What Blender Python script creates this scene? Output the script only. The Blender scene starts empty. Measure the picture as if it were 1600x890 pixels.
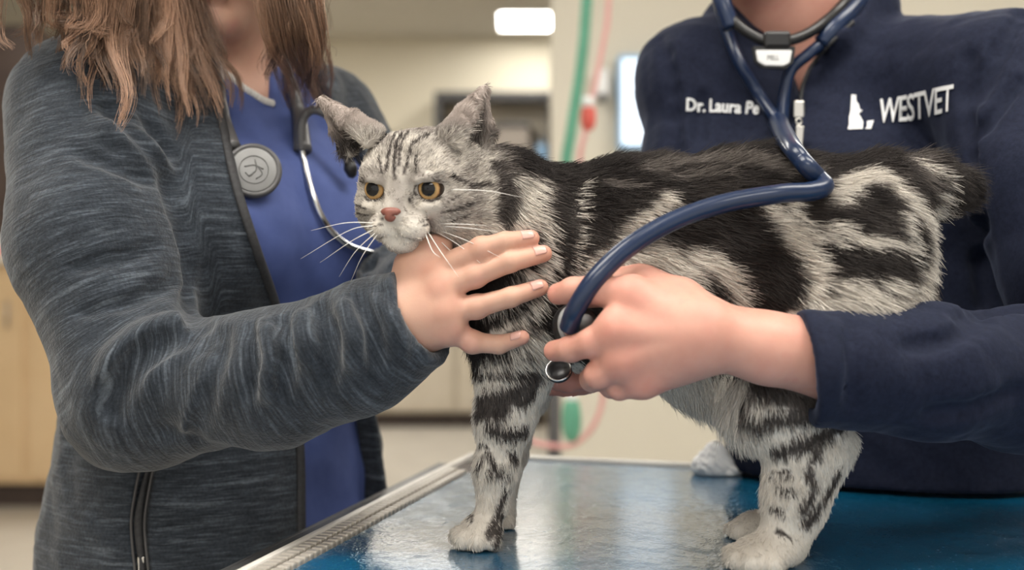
import bpy, bmesh, math, random
import numpy as np
from mathutils import Vector, Matrix
from mathutils.bvhtree import BVHTree

random.seed(7)
rng = np.random.default_rng(11)
scene = bpy.context.scene
COL = scene.collection
f32 = np.float32
PI = math.pi

# ------------------------------------------------------------------ camera, world, light, exposure
# world: X right, Y away from the camera, Z up, metres; the table top is at z = 0.90
TZ = 0.90
CZ = 1.114
FPX = 1900.0
cam_d = bpy.data.cameras.new('camera')
cam = bpy.data.objects.new('camera', cam_d)
COL.objects.link(cam)
cam.location = (0, 0, CZ)
cam.rotation_euler = (PI / 2, 0, 0)
cam_d.sensor_width = 36
cam_d.lens = FPX / 1600 * 36
cam_d.shift_y = -45 / 1600
cam_d.clip_start = 0.02
cam_d.dof.use_dof = True
cam_d.dof.focus_distance = 0.90
cam_d.dof.aperture_fstop = 3.9
scene.camera = cam

world = bpy.data.worlds.new('world')
scene.world = world
world.use_nodes = True
wb = world.node_tree.nodes['Background']
wb.inputs[0].default_value = (1.0, 0.965, 0.91, 1)
wb.inputs[1].default_value = 0.8
scene.view_settings.view_transform = 'Standard'
scene.view_settings.look = 'None'
scene.view_settings.gamma = 1
scene.view_settings.use_curve_mapping = False
scene.view_settings.exposure = 0.55
PANEL_STRENGTH = 11.0          # the ceiling light panels (built with the ceiling below)


def W(px, py, d):
    """A point seen at photo pixel (px, py) whose distance from the camera plane is d metres."""
    return np.array([(px - 800) / FPX * d, d, CZ + (400 - py) / FPX * d], f32)


# ------------------------------------------------------------------ scene helpers
def tag(o, label=None, cat=None, group=None, kind=None):
    if label: o['label'] = label
    if cat: o['category'] = cat
    if group: o['group'] = group
    if kind: o['kind'] = kind
    return o


def link(o, parent=None):
    COL.objects.link(o)
    if parent is not None:
        o.parent = parent
        o.matrix_parent_inverse = parent.matrix_world.inverted() if parent.type != 'EMPTY' else Matrix.Translation(-Vector(parent.location))
    return o


def thing(name, loc, label, cat, group=None):
    o = bpy.data.objects.new(name, None)
    o.location = [float(v) for v in loc]
    o.empty_display_size = .05
    COL.objects.link(o)
    return tag(o, label, cat, group)


def mesh_np(name, V, F, mat, parent=None, smooth=True):
    """V (n,3) array, F list of tuples or (m,4)/(m,3) array."""
    me = bpy.data.meshes.new(name)
    if isinstance(F, np.ndarray):
        n, k = F.shape
        me.vertices.add(len(V)); me.vertices.foreach_set('co', np.asarray(V, f32).ravel())
        me.loops.add(n * k); me.loops.foreach_set('vertex_index', F.astype(np.int32).ravel())
        me.polygons.add(n); me.polygons.foreach_set('loop_start', np.arange(0, n * k, k, dtype=np.int32))
        me.update(calc_edges=True)
    else:
        me.from_pydata([tuple(map(float, v)) for v in V], [], F)
    if smooth:
        me.polygons.foreach_set('use_smooth', np.ones(len(me.polygons), bool))
    me.validate()
    if mat: me.materials.append(mat)
    o = bpy.data.objects.new(name, me)
    return link(o, parent)


def bm_obj(name, bm, mat, parent=None, smooth=False):
    me = bpy.data.meshes.new(name)
    bm.normal_update(); bm.to_mesh(me); bm.free()
    if smooth:
        me.polygons.foreach_set('use_smooth', np.ones(len(me.polygons), bool))
    if mat: me.materials.append(mat)
    return link(bpy.data.objects.new(name, me), parent)


def box_bm(lo, hi, bevel=0.0, M=None, seg=2):
    bm = bmesh.new()
    bmesh.ops.create_cube(bm, size=1)
    lo, hi = Vector(lo), Vector(hi)
    for v in bm.verts:
        v.co = Vector((lo[i] + (v.co[i] + .5) * (hi[i] - lo[i]) for i in range(3)))
    if bevel:
        bmesh.ops.bevel(bm, geom=bm.edges[:], offset=bevel, segments=seg, affect='EDGES', profile=.5)
    if M is not None: bm.transform(M)
    return bm


def box(name, lo, hi, mat, parent=None, bevel=0.0, M=None):
    return bm_obj(name, box_bm(lo, hi, bevel, M), mat, parent)


def spline(pts, n):
    """Catmull-Rom through pts, n samples."""
    P = np.asarray(pts, float)
    m = len(P)
    if m == 2:
        t = np.linspace(0, 1, n)[:, None]
        return P[0] * (1 - t) + P[1] * t
    E = np.vstack([2 * P[0] - P[1], P, 2 * P[-1] - P[-2]])
    u = np.linspace(0, m - 1, n)
    i = np.minimum(u.astype(int), m - 2)
    t = (u - i)[:, None]
    a, b, c, d = E[i], E[i + 1], E[i + 2], E[i + 3]
    return .5 * (2 * b + (c - a) * t + (2 * a - 5 * b + 4 * c - d) * t ** 2 + (3 * b - a - 3 * c + d) * t ** 3)


def tube_vf(pts, rad, sides=12, flat=1.0, caps=True):
    P = np.asarray(pts, float)
    n = len(P)
    R = np.broadcast_to(np.asarray(rad, float), (n,))
    T = np.gradient(P, axis=0)
    T /= np.linalg.norm(T, axis=1)[:, None] + 1e-12
    up = np.array([0, 0, 1.0]) if abs(T[0][2]) < .9 else np.array([1.0, 0, 0])
    N = np.cross(T[0], up); N /= np.linalg.norm(N)
    V = []
    for i in range(n):
        N = N - T[i] * (N @ T[i]); N /= np.linalg.norm(N) + 1e-12
        B = np.cross(T[i], N)
        for k in range(sides):
            a = 2 * PI * k / sides
            V.append(P[i] + R[i] * (math.cos(a) * N + math.sin(a) * flat * B))
    F = []
    for i in range(n - 1):
        for k in range(sides):
            k2 = (k + 1) % sides
            F.append((i * sides + k, i * sides + k2, (i + 1) * sides + k2, (i + 1) * sides + k))
    if caps:
        F.append(tuple(range(sides))[::-1]); F.append(tuple((n - 1) * sides + k for k in range(sides)))
    return V, F


def tube(name, pts, rad, mat, parent=None, sides=12, flat=1.0):
    V, F = tube_vf(pts, rad, sides, flat)
    return mesh_np(name, V, F, mat, parent)


def frame_matrix(o, x, y, z):
    M = Matrix.Identity(4)
    for i in range(3):
        M[i][0], M[i][1], M[i][2], M[i][3] = float(x[i]), float(y[i]), float(z[i]), float(o[i])
    return M


def unit(v):
    v = np.asarray(v, float)
    return v / np.linalg.norm(v)


def axis_frame(o, z, x=(1, 0, 0)):
    z = unit(z); x = np.asarray(x, float); x = unit(x - z * (x @ z)); y = np.cross(z, x)
    return frame_matrix(o, x, y, z)


def lathe(name, prof, M, mat, parent=None, n=32):
    """prof: list of (radius, height) turned about local Z, then placed by M."""
    V, F = [], []
    m = len(prof)
    for k in range(n):
        a = 2 * PI * k / n
        for r, h in prof:
            V.append(M @ Vector((r * math.cos(a), r * math.sin(a), h)))
    for k in range(n):
        k2 = (k + 1) % n
        for j in range(m - 1):
            F.append((k * m + j, k2 * m + j, k2 * m + j + 1, k * m + j + 1))
    bm = bmesh.new()
    vs = [bm.verts.new(v) for v in V]
    for f in F: bm.faces.new([vs[i] for i in f])
    bmesh.ops.remove_doubles(bm, verts=bm.verts[:], dist=1e-6)
    bmesh.ops.recalc_face_normals(bm, faces=bm.faces[:])
    return bm_obj(name, bm, mat, parent, smooth=True)


# ------------------------------------------------------------------ materials
def mat_base(name, col=(.5, .5, .5), rough=.5, metal=0, spec=.5):
    m = bpy.data.materials.new(name)
    m.use_nodes = True
    b = m.node_tree.nodes['Principled BSDF']
    b.inputs['Base Color'].default_value = (*col, 1)
    b.inputs['Roughness'].default_value = rough
    b.inputs['Metallic'].default_value = metal
    b.inputs['Specular IOR Level'].default_value = spec
    return m, m.node_tree, b


def nd(nt, typ, **kw):
    n = nt.nodes.new(typ)
    for k, v in kw.items():
        setattr(n, k, v)
    return n


def ramp(nt, fac, stops):
    r = nd(nt, 'ShaderNodeValToRGB')
    e = r.color_ramp.elements
    while len(e) < len(stops): e.new(.5)
    for i, (p, c) in enumerate(stops):
        e[i].position = p; e[i].color = (*c, 1) if len(c) == 3 else c
    nt.links.new(fac, r.inputs[0])
    return r.outputs[0]


def noise(nt, scale, detail=3, rough=.55, vec=None, dim='3D', w=None, coord='Object'):
    n = nd(nt, 'ShaderNodeTexNoise', noise_dimensions=dim)
    n.inputs['Scale'].default_value = scale
    n.inputs['Detail'].default_value = detail
    n.inputs['Roughness'].default_value = rough
    if vec is None:
        tc = nd(nt, 'ShaderNodeTexCoord'); vec = tc.outputs[coord]
    nt.links.new(vec, n.inputs['Vector'])
    if w is not None: nt.links.new(w, n.inputs['W'])
    return n.outputs[0]


def bump(nt, b, height, strength=.3, dist=.002):
    bp = nd(nt, 'ShaderNodeBump')
    bp.inputs['Strength'].default_value = strength
    bp.inputs['Distance'].default_value = dist
    nt.links.new(height, bp.inputs['Height'])
    nt.links.new(bp.outputs[0], b.inputs['Normal'])


def mat_noise(name, c0, c1, scale, rough=.6, metal=0, spec=.5, bstr=0.0, bscale=None, bdist=.001, detail=4):
    """Plain material whose colour drifts between c0 and c1, with optional relief."""
    m, nt, b = mat_base(name, c0, rough, metal, spec)
    nz = noise(nt, scale, detail)
    nt.links.new(ramp(nt, nz, [(.3, c0), (.7, c1)]), b.inputs['Base Color'])
    if bstr:
        bump(nt, b, noise(nt, bscale or scale * 4, 3), bstr, bdist)
    return m


def mat_emit(name, col, strength):
    m = bpy.data.materials.new(name); m.use_nodes = True
    nt = m.node_tree; nt.nodes.clear()
    e = nd(nt, 'ShaderNodeEmission'); e.inputs[0].default_value = (*col, 1); e.inputs[1].default_value = strength
    o = nd(nt, 'ShaderNodeOutputMaterial'); nt.links.new(e.outputs[0], o.inputs[0])
    return m


# ------------------------------------------------------------------ clay: signed distance modelling
def sm(a, b, k):
    h = np.maximum(k - np.abs(a - b), 0) / k
    return np.minimum(a, b) - h * h * k * .25


def _b(fn, c, r):
    fn.c = np.asarray(c, f32); fn.r = float(r)
    return fn


def cap(a, b, ra, rb):
    a, b = np.asarray(a, f32), np.asarray(b, f32)
    ab = b - a; L = float(ab @ ab) + 1e-12
    ax, ay, az = (f32(v) for v in a)
    ux, uy, uz = (f32(v / L) for v in ab)
    bx, by, bz = (f32(v) for v in ab)
    ra_, dr = f32(ra), f32(rb - ra)

    def f(x, y, z):
        x = x - ax; y = y - ay; z = z - az
        t = x * ux; t += y * uy; t += z * uz
        np.maximum(t, 0, out=t); np.minimum(t, 1, out=t)
        x -= t * bx; y -= t * by; z -= t * bz
        x *= x; y *= y; z *= z
        x += y; x += z
        np.sqrt(x, out=x)
        t *= dr; t += ra_
        x -= t
        return x
    return _b(f, (a + b) / 2, math.sqrt(L) / 2 + max(ra, rb))


def ell(c, r, ax=None):
    c, r = np.asarray(c, f32), np.asarray(r, f32)
    cx, cy, cz = (f32(v) for v in c)
    r0, r1, r2 = (f32(1 / v) for v in r)
    M = None if ax is None else np.asarray(ax, f32)      # rows are the axes

    def f(x, y, z):
        x = x - cx; y = y - cy; z = z - cz
        if M is not None:
            x, y, z = x * M[0, 0] + y * M[0, 1] + z * M[0, 2], x * M[1, 0] + y * M[1, 1] + z * M[1, 2], x * M[2, 0] + y * M[2, 1] + z * M[2, 2]
        x *= r0; y *= r1; z *= r2
        k0 = np.sqrt(x * x + y * y + z * z) + f32(1e-9)
        x *= r0; y *= r1; z *= r2
        k1 = np.sqrt(x * x + y * y + z * z) + f32(1e-9)
        return k0 * (k0 - 1) / k1
    return _b(f, c, float(r.max()))


def loft(o, rv, fv, levels, ex=2.2):
    """Body tube about a vertical axis: levels (z, half width, half depth, shift sideways, shift forward)."""
    o, rv, fv = np.asarray(o, f32), np.asarray(rv, f32), np.asarray(fv, f32)
    Lv = np.array(sorted(levels), f32)

    o0, o1 = float(o[0]), float(o[1])
    r0, r1, g0, g1 = float(rv[0]), float(rv[1]), float(fv[0]), float(fv[1])

    def f(x_, y_, z):
        a = np.interp(z, Lv[:, 0], Lv[:, 1]); b = np.interp(z, Lv[:, 0], Lv[:, 2])
        sx = np.interp(z, Lv[:, 0], Lv[:, 3]); sy = np.interp(z, Lv[:, 0], Lv[:, 4])
        qx = x_ - o0; qy = y_ - o1
        x = np.abs(qx * r0 + qy * r1 - sx); y = np.abs(qx * g0 + qy * g1 - sy)
        rr = ((x / a) ** ex + (y / b) ** ex) ** (1 / ex)
        d = (rr - 1) * np.minimum(a, b) * .9
        dz = np.maximum(Lv[0, 0] - z, z - Lv[-1, 0])
        return np.maximum(d, dz).astype(f32)
    zc = (Lv[0, 0] + Lv[-1, 0]) / 2
    return _b(f, (o[0], o[1], zc), math.hypot((Lv[-1, 0] - Lv[0, 0]) / 2, float(Lv[:, 1].max()) + .12))


class Clay:
    def __init__(s): s.ops = []

    def add(s, fn, k=.01): s.ops.append((0, fn, k)); return s

    def cut(s, fn, k=.005): s.ops.append((1, fn, k)); return s

    def chain(s, pts, rad, k=.01):
        for i in range(len(pts) - 1):
            s.add(cap(pts[i], pts[i + 1], rad[i], rad[i + 1]), k)
        return s

    def groove(s, pts, rad, k=.008):
        for i in range(len(pts) - 1):
            s.cut(cap(pts[i], pts[i + 1], rad, rad), k)
        return s

    def __call__(s, P):
        P = np.asarray(P, f32)
        X = np.ascontiguousarray(P.T)
        out = np.empty(len(P), f32)
        C_ = np.array([fn.c for _, fn, _ in s.ops]); R_ = np.array([fn.r for _, fn, _ in s.ops]); K_ = np.array([k for _, _, k in s.ops])
        n = 8000
        for i in range(0, len(P), n):
            x, y, z = X[0, i:i + n], X[1, i:i + n], X[2, i:i + n]
            lo = np.array([x.min(), y.min(), z.min()]); hi = np.array([x.max(), y.max(), z.max()])
            q = np.maximum(np.maximum(lo - C_, C_ - hi), 0)
            near = np.sqrt((q * q).sum(1)) - R_ < np.maximum(K_, .03) + .012
            v = np.full(len(x), .5, f32)
            for j in np.nonzero(near)[0]:
                op, fn, k = s.ops[j]
                d = fn(x, y, z)
                if op == 0:
                    h = v - d
                    np.abs(h, out=h); np.subtract(f32(k), h, out=h); np.maximum(h, 0, out=h); h *= h; h *= f32(.25 / k)
                    v = np.minimum(v, d); v -= h
                else:
                    h = v + d
                    np.abs(h, out=h); np.subtract(f32(k), h, out=h); np.maximum(h, 0, out=h); h *= h; h *= f32(.25 / k)
                    v = np.maximum(v, -d); v += h
            out[i:i + n] = v
        return out


def grad(f, P, e=.0008):
    G = np.empty_like(P); f0 = f(P)
    for a in range(3):
        q = P.copy(); q[:, a] += e
        G[:, a] = f(q) - f0
    return G / (np.linalg.norm(G, axis=1)[:, None] + 1e-12)


def surface(f, lo, hi, h, B=7, fix=1, slack=1.3):
    """Naive surface nets, evaluated only near the surface."""
    lo, hi = np.asarray(lo, float), np.asarray(hi, float)
    nb = np.maximum(np.ceil((hi - lo) / (h * B)).astype(int), 1)
    ctr = np.stack(np.meshgrid(*[lo[a] + (np.arange(nb[a]) + .5) * B * h for a in range(3)], indexing='ij'), -1).reshape(-1, 3).astype(f32)
    v = f(ctr)
    act = np.abs(v) < B * h * .5 * 1.7321 * slack + h
    sgn = np.where(v < 0, -1, 1).astype(f32).reshape(nb)
    G = np.pad(np.repeat(np.repeat(np.repeat(sgn, B, 0), B, 1), B, 2), ((0, 1),) * 3, mode='edge')
    bi = np.stack(np.unravel_index(np.nonzero(act)[0], nb), 1) * B
    g = bi // (B * 3)
    bi = bi[np.lexsort((bi[:, 2], bi[:, 1], bi[:, 0], g[:, 2], g[:, 1], g[:, 0]))]
    off = np.stack(np.meshgrid(*[np.arange(B + 1)] * 3, indexing='ij'), -1).reshape(-1, 3)
    for s in range(0, len(bi), 400):
        ix = (bi[s:s + 400, None, :] + off[None]).reshape(-1, 3)
        G[ix[:, 0], ix[:, 1], ix[:, 2]] = f((lo + ix * h).astype(f32))
    I = G < 0
    c = [I[i:I.shape[0] - 1 + i, j:I.shape[1] - 1 + j, k:I.shape[2] - 1 + k] for i in (0, 1) for j in (0, 1) for k in (0, 1)]
    tot = sum(x.astype(np.int8) for x in c)
    ci = np.argwhere((tot > 0) & (tot < 8))
    idx = np.full(tot.shape, -1, np.int64)
    idx[ci[:, 0], ci[:, 1], ci[:, 2]] = np.arange(len(ci))
    cor = np.array([(i, j, k) for i in (0, 1) for j in (0, 1) for k in (0, 1)])
    val = np.stack([G[ci[:, 0] + o[0], ci[:, 1] + o[1], ci[:, 2] + o[2]] for o in cor], 1)
    acc = np.zeros((len(ci), 3)); cnt = np.zeros(len(ci))
    for p in range(8):
        for q in range(p + 1, 8):
            if np.abs(cor[p] - cor[q]).sum() != 1: continue
            x = (val[:, p] < 0) != (val[:, q] < 0)
            t = np.where(x, val[:, p] / np.where(x, val[:, p] - val[:, q], 1), 0)
            acc += np.where(x[:, None], cor[p] + t[:, None] * (cor[q] - cor[p]), 0); cnt += x
    V = (lo + (ci + acc / cnt[:, None]) * h).astype(f32)
    quads = []
    for a in range(3):
        b, d = (a + 1) % 3, (a + 2) % 3
        s0 = [slice(None)] * 3; s1 = [slice(None)] * 3
        s0[a] = slice(0, -1); s1[a] = slice(1, None)
        X = I[tuple(s0)] != I[tuple(s1)]
        e = np.argwhere(X)
        e = e[(e[:, b] > 0) & (e[:, d] > 0) & (e[:, b] < tot.shape[b]) & (e[:, d] < tot.shape[d])]
        def at(db, dd):
            q = e.copy(); q[:, b] -= db; q[:, d] -= dd
            return idx[q[:, 0], q[:, 1], q[:, 2]]
        Q = np.stack([at(1, 1), at(0, 1), at(0, 0), at(1, 0)], 1)
        fl = ~I[e[:, 0], e[:, 1], e[:, 2]]
        Q[fl] = Q[fl][:, ::-1]
        quads.append(Q)
    Fq = np.vstack(quads)
    Fq = Fq[(Fq >= 0).all(1)]
    for _ in range(fix):
        f0 = f(V); n = np.empty_like(V); e = h * .4
        for a in range(3):
            q = V.copy(); q[:, a] += e
            n[:, a] = f(q) - f0
        n /= np.linalg.norm(n, axis=1)[:, None] + 1e-12
        V = V - np.clip(f0, -h, h)[:, None] * n * .9
    return V, Fq


class Shell:
    """A finished surface (V, F) that view rays can be followed to."""
    def __init__(s, V, F):
        s.t = BVHTree.FromPolygons(V.tolist(), F.tolist())


def hit(sh, pix, far=1.7):
    """Follow view rays through photo pixels to a shell (or the nearest of several); returns points (n,3)."""
    shs = sh if isinstance(sh, (list, tuple)) else [sh]
    out = []
    for x, y in np.asarray(pix, float).reshape(-1, 2):
        D = Vector(((x - 800) / FPX, 1, (400 - y) / FPX)); best = far
        for q in shs:
            p = q.t.ray_cast(Vector((0, 0, CZ)) + D * .3, D)[0]
            if p is not None: best = min(best, p.y)
        if best == far:     # a ray that just misses: the closest point of the surface
            p = min((q.t.find_nearest(Vector((0, 0, CZ)) + D * .95) for q in shs), key=lambda r: r[3])[0]
            best = p.y
        out.append((D.x * best, best, CZ + D.z * best))
    return np.array(out, f32)


def clay_obj(name, f, lo, hi, h, mat, parent=None, fix=1):
    V, F = surface(f, lo, hi, h, fix=fix)
    return mesh_np(name, V, F, mat, parent)


def attr_f(o, name, vals):
    a = o.data.attributes.new(name, 'FLOAT', 'POINT')
    a.data.foreach_set('value', np.asarray(vals, f32))


def attr_c(data, name, vals, dom='POINT'):
    a = data.attributes.new(name, 'FLOAT_COLOR', dom)
    v = np.ones((len(vals), 4), f32); v[:, :3] = vals
    a.data.foreach_set('color', v.ravel())


def hair_obj(name, P, rad, col, mat, parent):
    """P (n,k,3) strand points, rad (k,) or (n,k) radii, col (n,3)."""
    n, k = P.shape[:2]
    hc = bpy.data.hair_curves.new(name)
    hc.add_curves([k] * n)
    hc.attributes['position'].data.foreach_set('vector', P.astype(f32).ravel())
    R = np.broadcast_to(np.asarray(rad, f32), (n, k))
    ra = hc.attributes.get('radius') or hc.attributes.new('radius', 'FLOAT', 'POINT')
    ra.data.foreach_set('value', np.ascontiguousarray(R).ravel())
    attr_c(hc, 'tint', col, 'CURVE')
    hc.materials.append(mat)
    o = bpy.data.objects.new(name, hc)
    return link(o, parent)


def hair_mat(name, rough=.45, spec=.4):
    m, nt, b = mat_base(name, (.5, .5, .5), rough, 0, spec)
    a = nd(nt, 'ShaderNodeAttribute', attribute_name='tint')
    nt.links.new(a.outputs['Color'], b.inputs['Base Color'])
    return m


def wob(P, s, seed=0):
    """Cheap smooth pseudo noise in about -1..1."""
    r = np.random.default_rng(seed)
    v = 0
    for i in range(5):
        k = r.normal(size=3) * s * (1 + .6 * i); ph = r.uniform(0, 6.28)
        v = v + np.sin(P @ k.astype(f32) + ph + 1.3 * np.sin(P @ (k[::-1] * .7).astype(f32))) / (1 + .5 * i)
    return v / 2.4

# ------------------------------------------------------------------ materials of the place
M_wall = mat_noise('cream_wall_paint', (.76, .70, .56), (.80, .74, .60), 1.2, .8)
M_part = mat_noise('beige_wall_paint', (.60, .56, .47), (.64, .60, .51), 1.2, .8)
M_ceil = mat_noise('ceiling_tile', (.62, .59, .53), (.68, .65, .58), 30, .9)
M_floor = mat_noise('vinyl_floor', (.50, .46, .40), (.58, .54, .47), 6, .45)
M_wood = mat_noise('maple_veneer', (.66, .47, .27), (.72, .53, .32), 3, .5)
M_worktop = mat_noise('pale_worktop', (.62, .57, .50), (.70, .65, .57), 40, .4)
M_darkwood = mat_noise('dark_brown_wood', (.035, .022, .018), (.06, .04, .032), 5, .5)
M_darkgrey = mat_noise('dark_grey_plastic', (.05, .048, .05), (.07, .068, .07), 9, .5)
M_white = mat_noise('white_plastic', (.78, .78, .78), (.84, .84, .84), 9, .4)
M_steel = mat_noise('brushed_steel', (.42, .41, .40), (.52, .51, .50), 60, .32, 1, bstr=.05, bscale=300)
M_steel_dull = mat_noise('dull_steel', (.20, .20, .20), (.26, .26, .26), 40, .42, .8)
M_lip = mat_noise('cream_enamel_lip', (.74, .71, .66), (.82, .79, .74), 30, .3)
M_rib = mat_noise('aged_aluminium_rib', (.52, .48, .43), (.62, .58, .52), 80, .35, .35)
M_panel = mat_emit('light_panel', (1.0, .96, .89), PANEL_STRENGTH)
M_glow = mat_emit('viewing_panel', (.80, .90, 1.0), 1.5)
M_green = mat_noise('green_rubber', (.10, .33, .22), (.13, .38, .26), 20, .5)
M_pink = mat_noise('pink_rubber', (.70, .33, .32), (.75, .39, .37), 20, .5)
M_red = mat_noise('red_rubber', (.66, .10, .08), (.74, .14, .11), 20, .5)
M_bluedot = mat_noise('pale_blue_plastic', (.25, .42, .62), (.30, .48, .68), 9, .5)
M_greybox = mat_noise('warm_grey_paint', (.28, .24, .21), (.33, .29, .25), 9, .6)
M_palebox = mat_noise('pale_tan_paint', (.62, .55, .44), (.68, .61, .50), 9, .6)


def setting(o, label=None):
    o['kind'] = 'structure'
    return o


CH = 2.65
setting(box('floor', (-5, -2.5, -.1), (5, 8.6, 0), M_floor))
setting(box('ceiling', (-5, -2.5, CH), (5, 8.6, CH + .1), M_ceil))
setting(box('wall_back', (-5, 8.5, 0), (5, 8.7, CH), M_wall))
setting(box('wall_left', (-5.1, -2.5, 0), (-5, 8.6, CH), M_wall))
setting(box('wall_right', (5, -2.5, 0), (5.1, 8.6, CH), M_wall))
setting(box('wall_partition', (.137, 4.2, 0), (5, 4.36, CH), M_part))

# ceiling light panels (the room's lamps, and unseen panels added as fill)
PANELS = [((-.10, 7.6), (.50, 8.2), 'square lit ceiling panel at the far end of the room'),
          ((-1.3, .25), (-.1, .85), 'lit ceiling panel above the woman in the grey jacket'),
          ((.35, .25), (1.55, .85), 'lit ceiling panel above the woman in the navy pullover'),
          ((-.6, -1.6), (.6, -1.0), 'added fill light panel on the ceiling behind the camera'),  # added out of view to give frontal fill
          ((-1.6, 2.6), (-.4, 3.2), 'lit ceiling panel over the middle of the room'),
          ((.9, 2.4), (2.1, 3.0), 'lit ceiling panel in front of the beige partition wall'),
          ((-1.5, 6.4), (-.3, 7.0), 'added fill light panel on the ceiling in front of the cream cabinets'),  # unseen panel added to brighten the far end of the room
          ((-2.6, 5.4), (-1.4, 6.0), 'lit ceiling panel over the wooden counter')]
for (x0, y0), (x1, y1), lab in PANELS:
    t = thing('ceiling_light', ((x0 + x1) / 2, (y0 + y1) / 2, CH), lab, 'ceiling light', 'ceiling light panels')
    box('diffuser', (x0 + .02, y0 + .02, CH - .012), (x1 - .02, y1 - .02, CH - .004), M_panel, t)
    bm = box_bm((x0, y0, CH - .016), (x1, y0 + .02, CH))
    for lo, hi in (((x0, y1 - .02), (x1, y1)), ((x0, y0 + .02), (x0 + .02, y1 - .02)), ((x1 - .02, y0 + .02), (x1, y1 - .02))):
        b2 = box_bm((*lo, CH - .016), (*hi, CH)); me = bpy.data.meshes.new('tmp'); b2.to_mesh(me); b2.free(); bm.from_mesh(me); bpy.data.meshes.remove(me)
    bm_obj('frame', bm, M_white, t)

# wooden counter on the left
t = thing('reception_counter', (-2.3, 5.6, 0), 'tan wooden counter with a pale top behind the grey jacket', 'counter')
box('body', (-3.4, 5.36, .11), (-1.5, 6.0, 1.08), M_wood, t, .01)
box('worktop', (-3.45, 5.30, 1.08), (-1.46, 6.05, 1.115), M_worktop, t, .008)
box('plinth', (-3.35, 5.42, 0), (-1.55, 5.95, .11), M_darkwood, t)
for k in range(3):
    x = -3.38 + .63 * k
    dr = box('door', (x, 5.345, .14), (x + .60, 5.362, 1.05), M_wood, t, .004)
    tube('handle', [(x + .54, 5.325, .80), (x + .54, 5.325, .92)], .006, M_steel, dr)
# white and red things on the counter
t = thing('tissue_box', (-2.2, 5.5, 1.115), 'white box with a red band on the wooden counter', 'box')
box('carton', (-2.34, 5.40, 1.115), (-2.13, 5.56, 1.20), M_white, t, .004)
box('band', (-2.342, 5.398, 1.125), (-2.20, 5.562, 1.15), M_red, t, .002)
# dark doorway left
t = thing('dark_cabinet', (-3.0, 6.6, 0), 'tall dark brown cabinet at the far left edge', 'cabinet')
box('carcass', (-3.6, 6.5, .08), (-2.55, 7.0, 2.35), M_darkwood, t, .006)
for k in range(2):
    dr = box('door', (-3.58 + k * .52, 6.48, .10), (-3.08 + k * .52, 6.502, 2.33), M_darkwood, t, .004)
    tube('handle', [(-3.12 + k * .10, 6.46, 1.0), (-3.12 + k * .10, 6.46, 1.2)], .006, M_steel, dr)
box('plinth', (-3.55, 6.55, 0), (-2.6, 6.95, .08), M_darkgrey, t)

# far end: dark framed opening and what stands in it (at d = 8.3, 229 px per metre)
def at(px, py, d): return W(px, py, d)
t = thing('shelf_unit', at(772, 250, 8.4), 'dark framed open shelf unit on the far cream wall', 'shelf')
a, b = at(682, 150, 8.4), at(860, 275, 8.4)
box('back_panel', (a[0] + .02, 8.44, b[2]), (b[0], 8.49, a[2] - .03), M_palebox, t)
box('top_board', (a[0], 8.15, a[2] - .06), (b[0] + .05, 8.5, a[2]), M_darkgrey, t, .005)
box('side_board', (a[0], 8.15, b[2]), (a[0] + .05, 8.5, a[2] - .06), M_darkgrey, t, .005)
box('side_board', (b[0] - .02, 8.15, b[2]), (b[0] + .05, 8.5, a[2] - .06), M_darkgrey, t, .005)
box('bottom_board', (a[0], 8.15, b[2] - .05), (b[0] + .05, 8.5, b[2]), M_darkgrey, t, .005)
t = thing('storage_bin', at(800, 275, 8.3), 'brown grey upright bin standing in the far shelf unit', 'bin')
p, q = at(773, 194, 8.3), at(826, 275, 8.3)
box('bin_body', (p[0], 8.2, b[2]), (q[0], 8.42, p[2] - .03), M_greybox, t, .01)
box('bin_lid', (p[0] - .01, 8.19, p[2] - .03), (q[0] + .01, 8.43, p[2]), M_darkgrey, t, .006)
t = thing('soap_dispenser', at(850, 235, 8.1), 'small pale blue dispenser on the far shelf unit', 'dispenser')
p, q = at(838, 225, 8.3), at(855, 275, 8.3)
box('bottle', (p[0], 8.24, b[2] + .001), (q[0], 8.34, p[2]), M_bluedot, t, .02)
tube('nozzle', [((p[0] + q[0]) / 2, 8.29, p[2]), ((p[0] + q[0]) / 2, 8.29, p[2] + .03), ((p[0] + q[0]) / 2, 8.25, p[2] + .035)], .008, M_white, t)
# low cream cabinets along the far wall
for k in range(5):
    x = -2.6 + .56 * k
    t = thing('base_cabinet', (x + .28, 8.2, 0), ['cream base cabinet, first from the left on the far wall', 'cream base cabinet, second from the left on the far wall',
              'cream base cabinet, third from the left on the far wall', 'cream base cabinet, fourth from the left on the far wall',
              'cream base cabinet, nearest the dark shelf unit on the far wall'][k], 'cabinet', 'cream base cabinets on the far wall')
    box('carcass', (x, 7.9, .1), (x + .555, 8.5, .86), M_palebox, t)
    dr = box('door', (x + .01, 7.88, .12), (x + .545, 7.902, .84), M_palebox, t, .004)
    tube('handle', [(x + .48, 7.86, .60), (x + .48, 7.86, .74)], .006, M_steel, dr)
    box('plinth', (x, 7.95, 0), (x + .555, 8.45, .1), M_darkwood, t)
tag(box('worktop', (-2.65, 7.86, .86), (.3, 8.5, .90), M_worktop, None, .006), 'pale worktop over the cream cabinets on the far wall', 'worktop')

# lit panel on the partition
t = thing('viewing_panel', at(990, 235, 4.15), 'lit white viewing panel with a blue tinge beside the navy sleeve', 'light box')
p, q = at(964, 88, 4.18), at(1050, 236, 4.18)
box('housing', (p[0], 4.13, q[2]), (q[0], 4.2, p[2]), M_bluedot, t, .01)
box('screen', (p[0] + .014, 4.122, q[2] + .02), (q[0] - .014, 4.132, p[2] - .02), M_glow, t)
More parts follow.
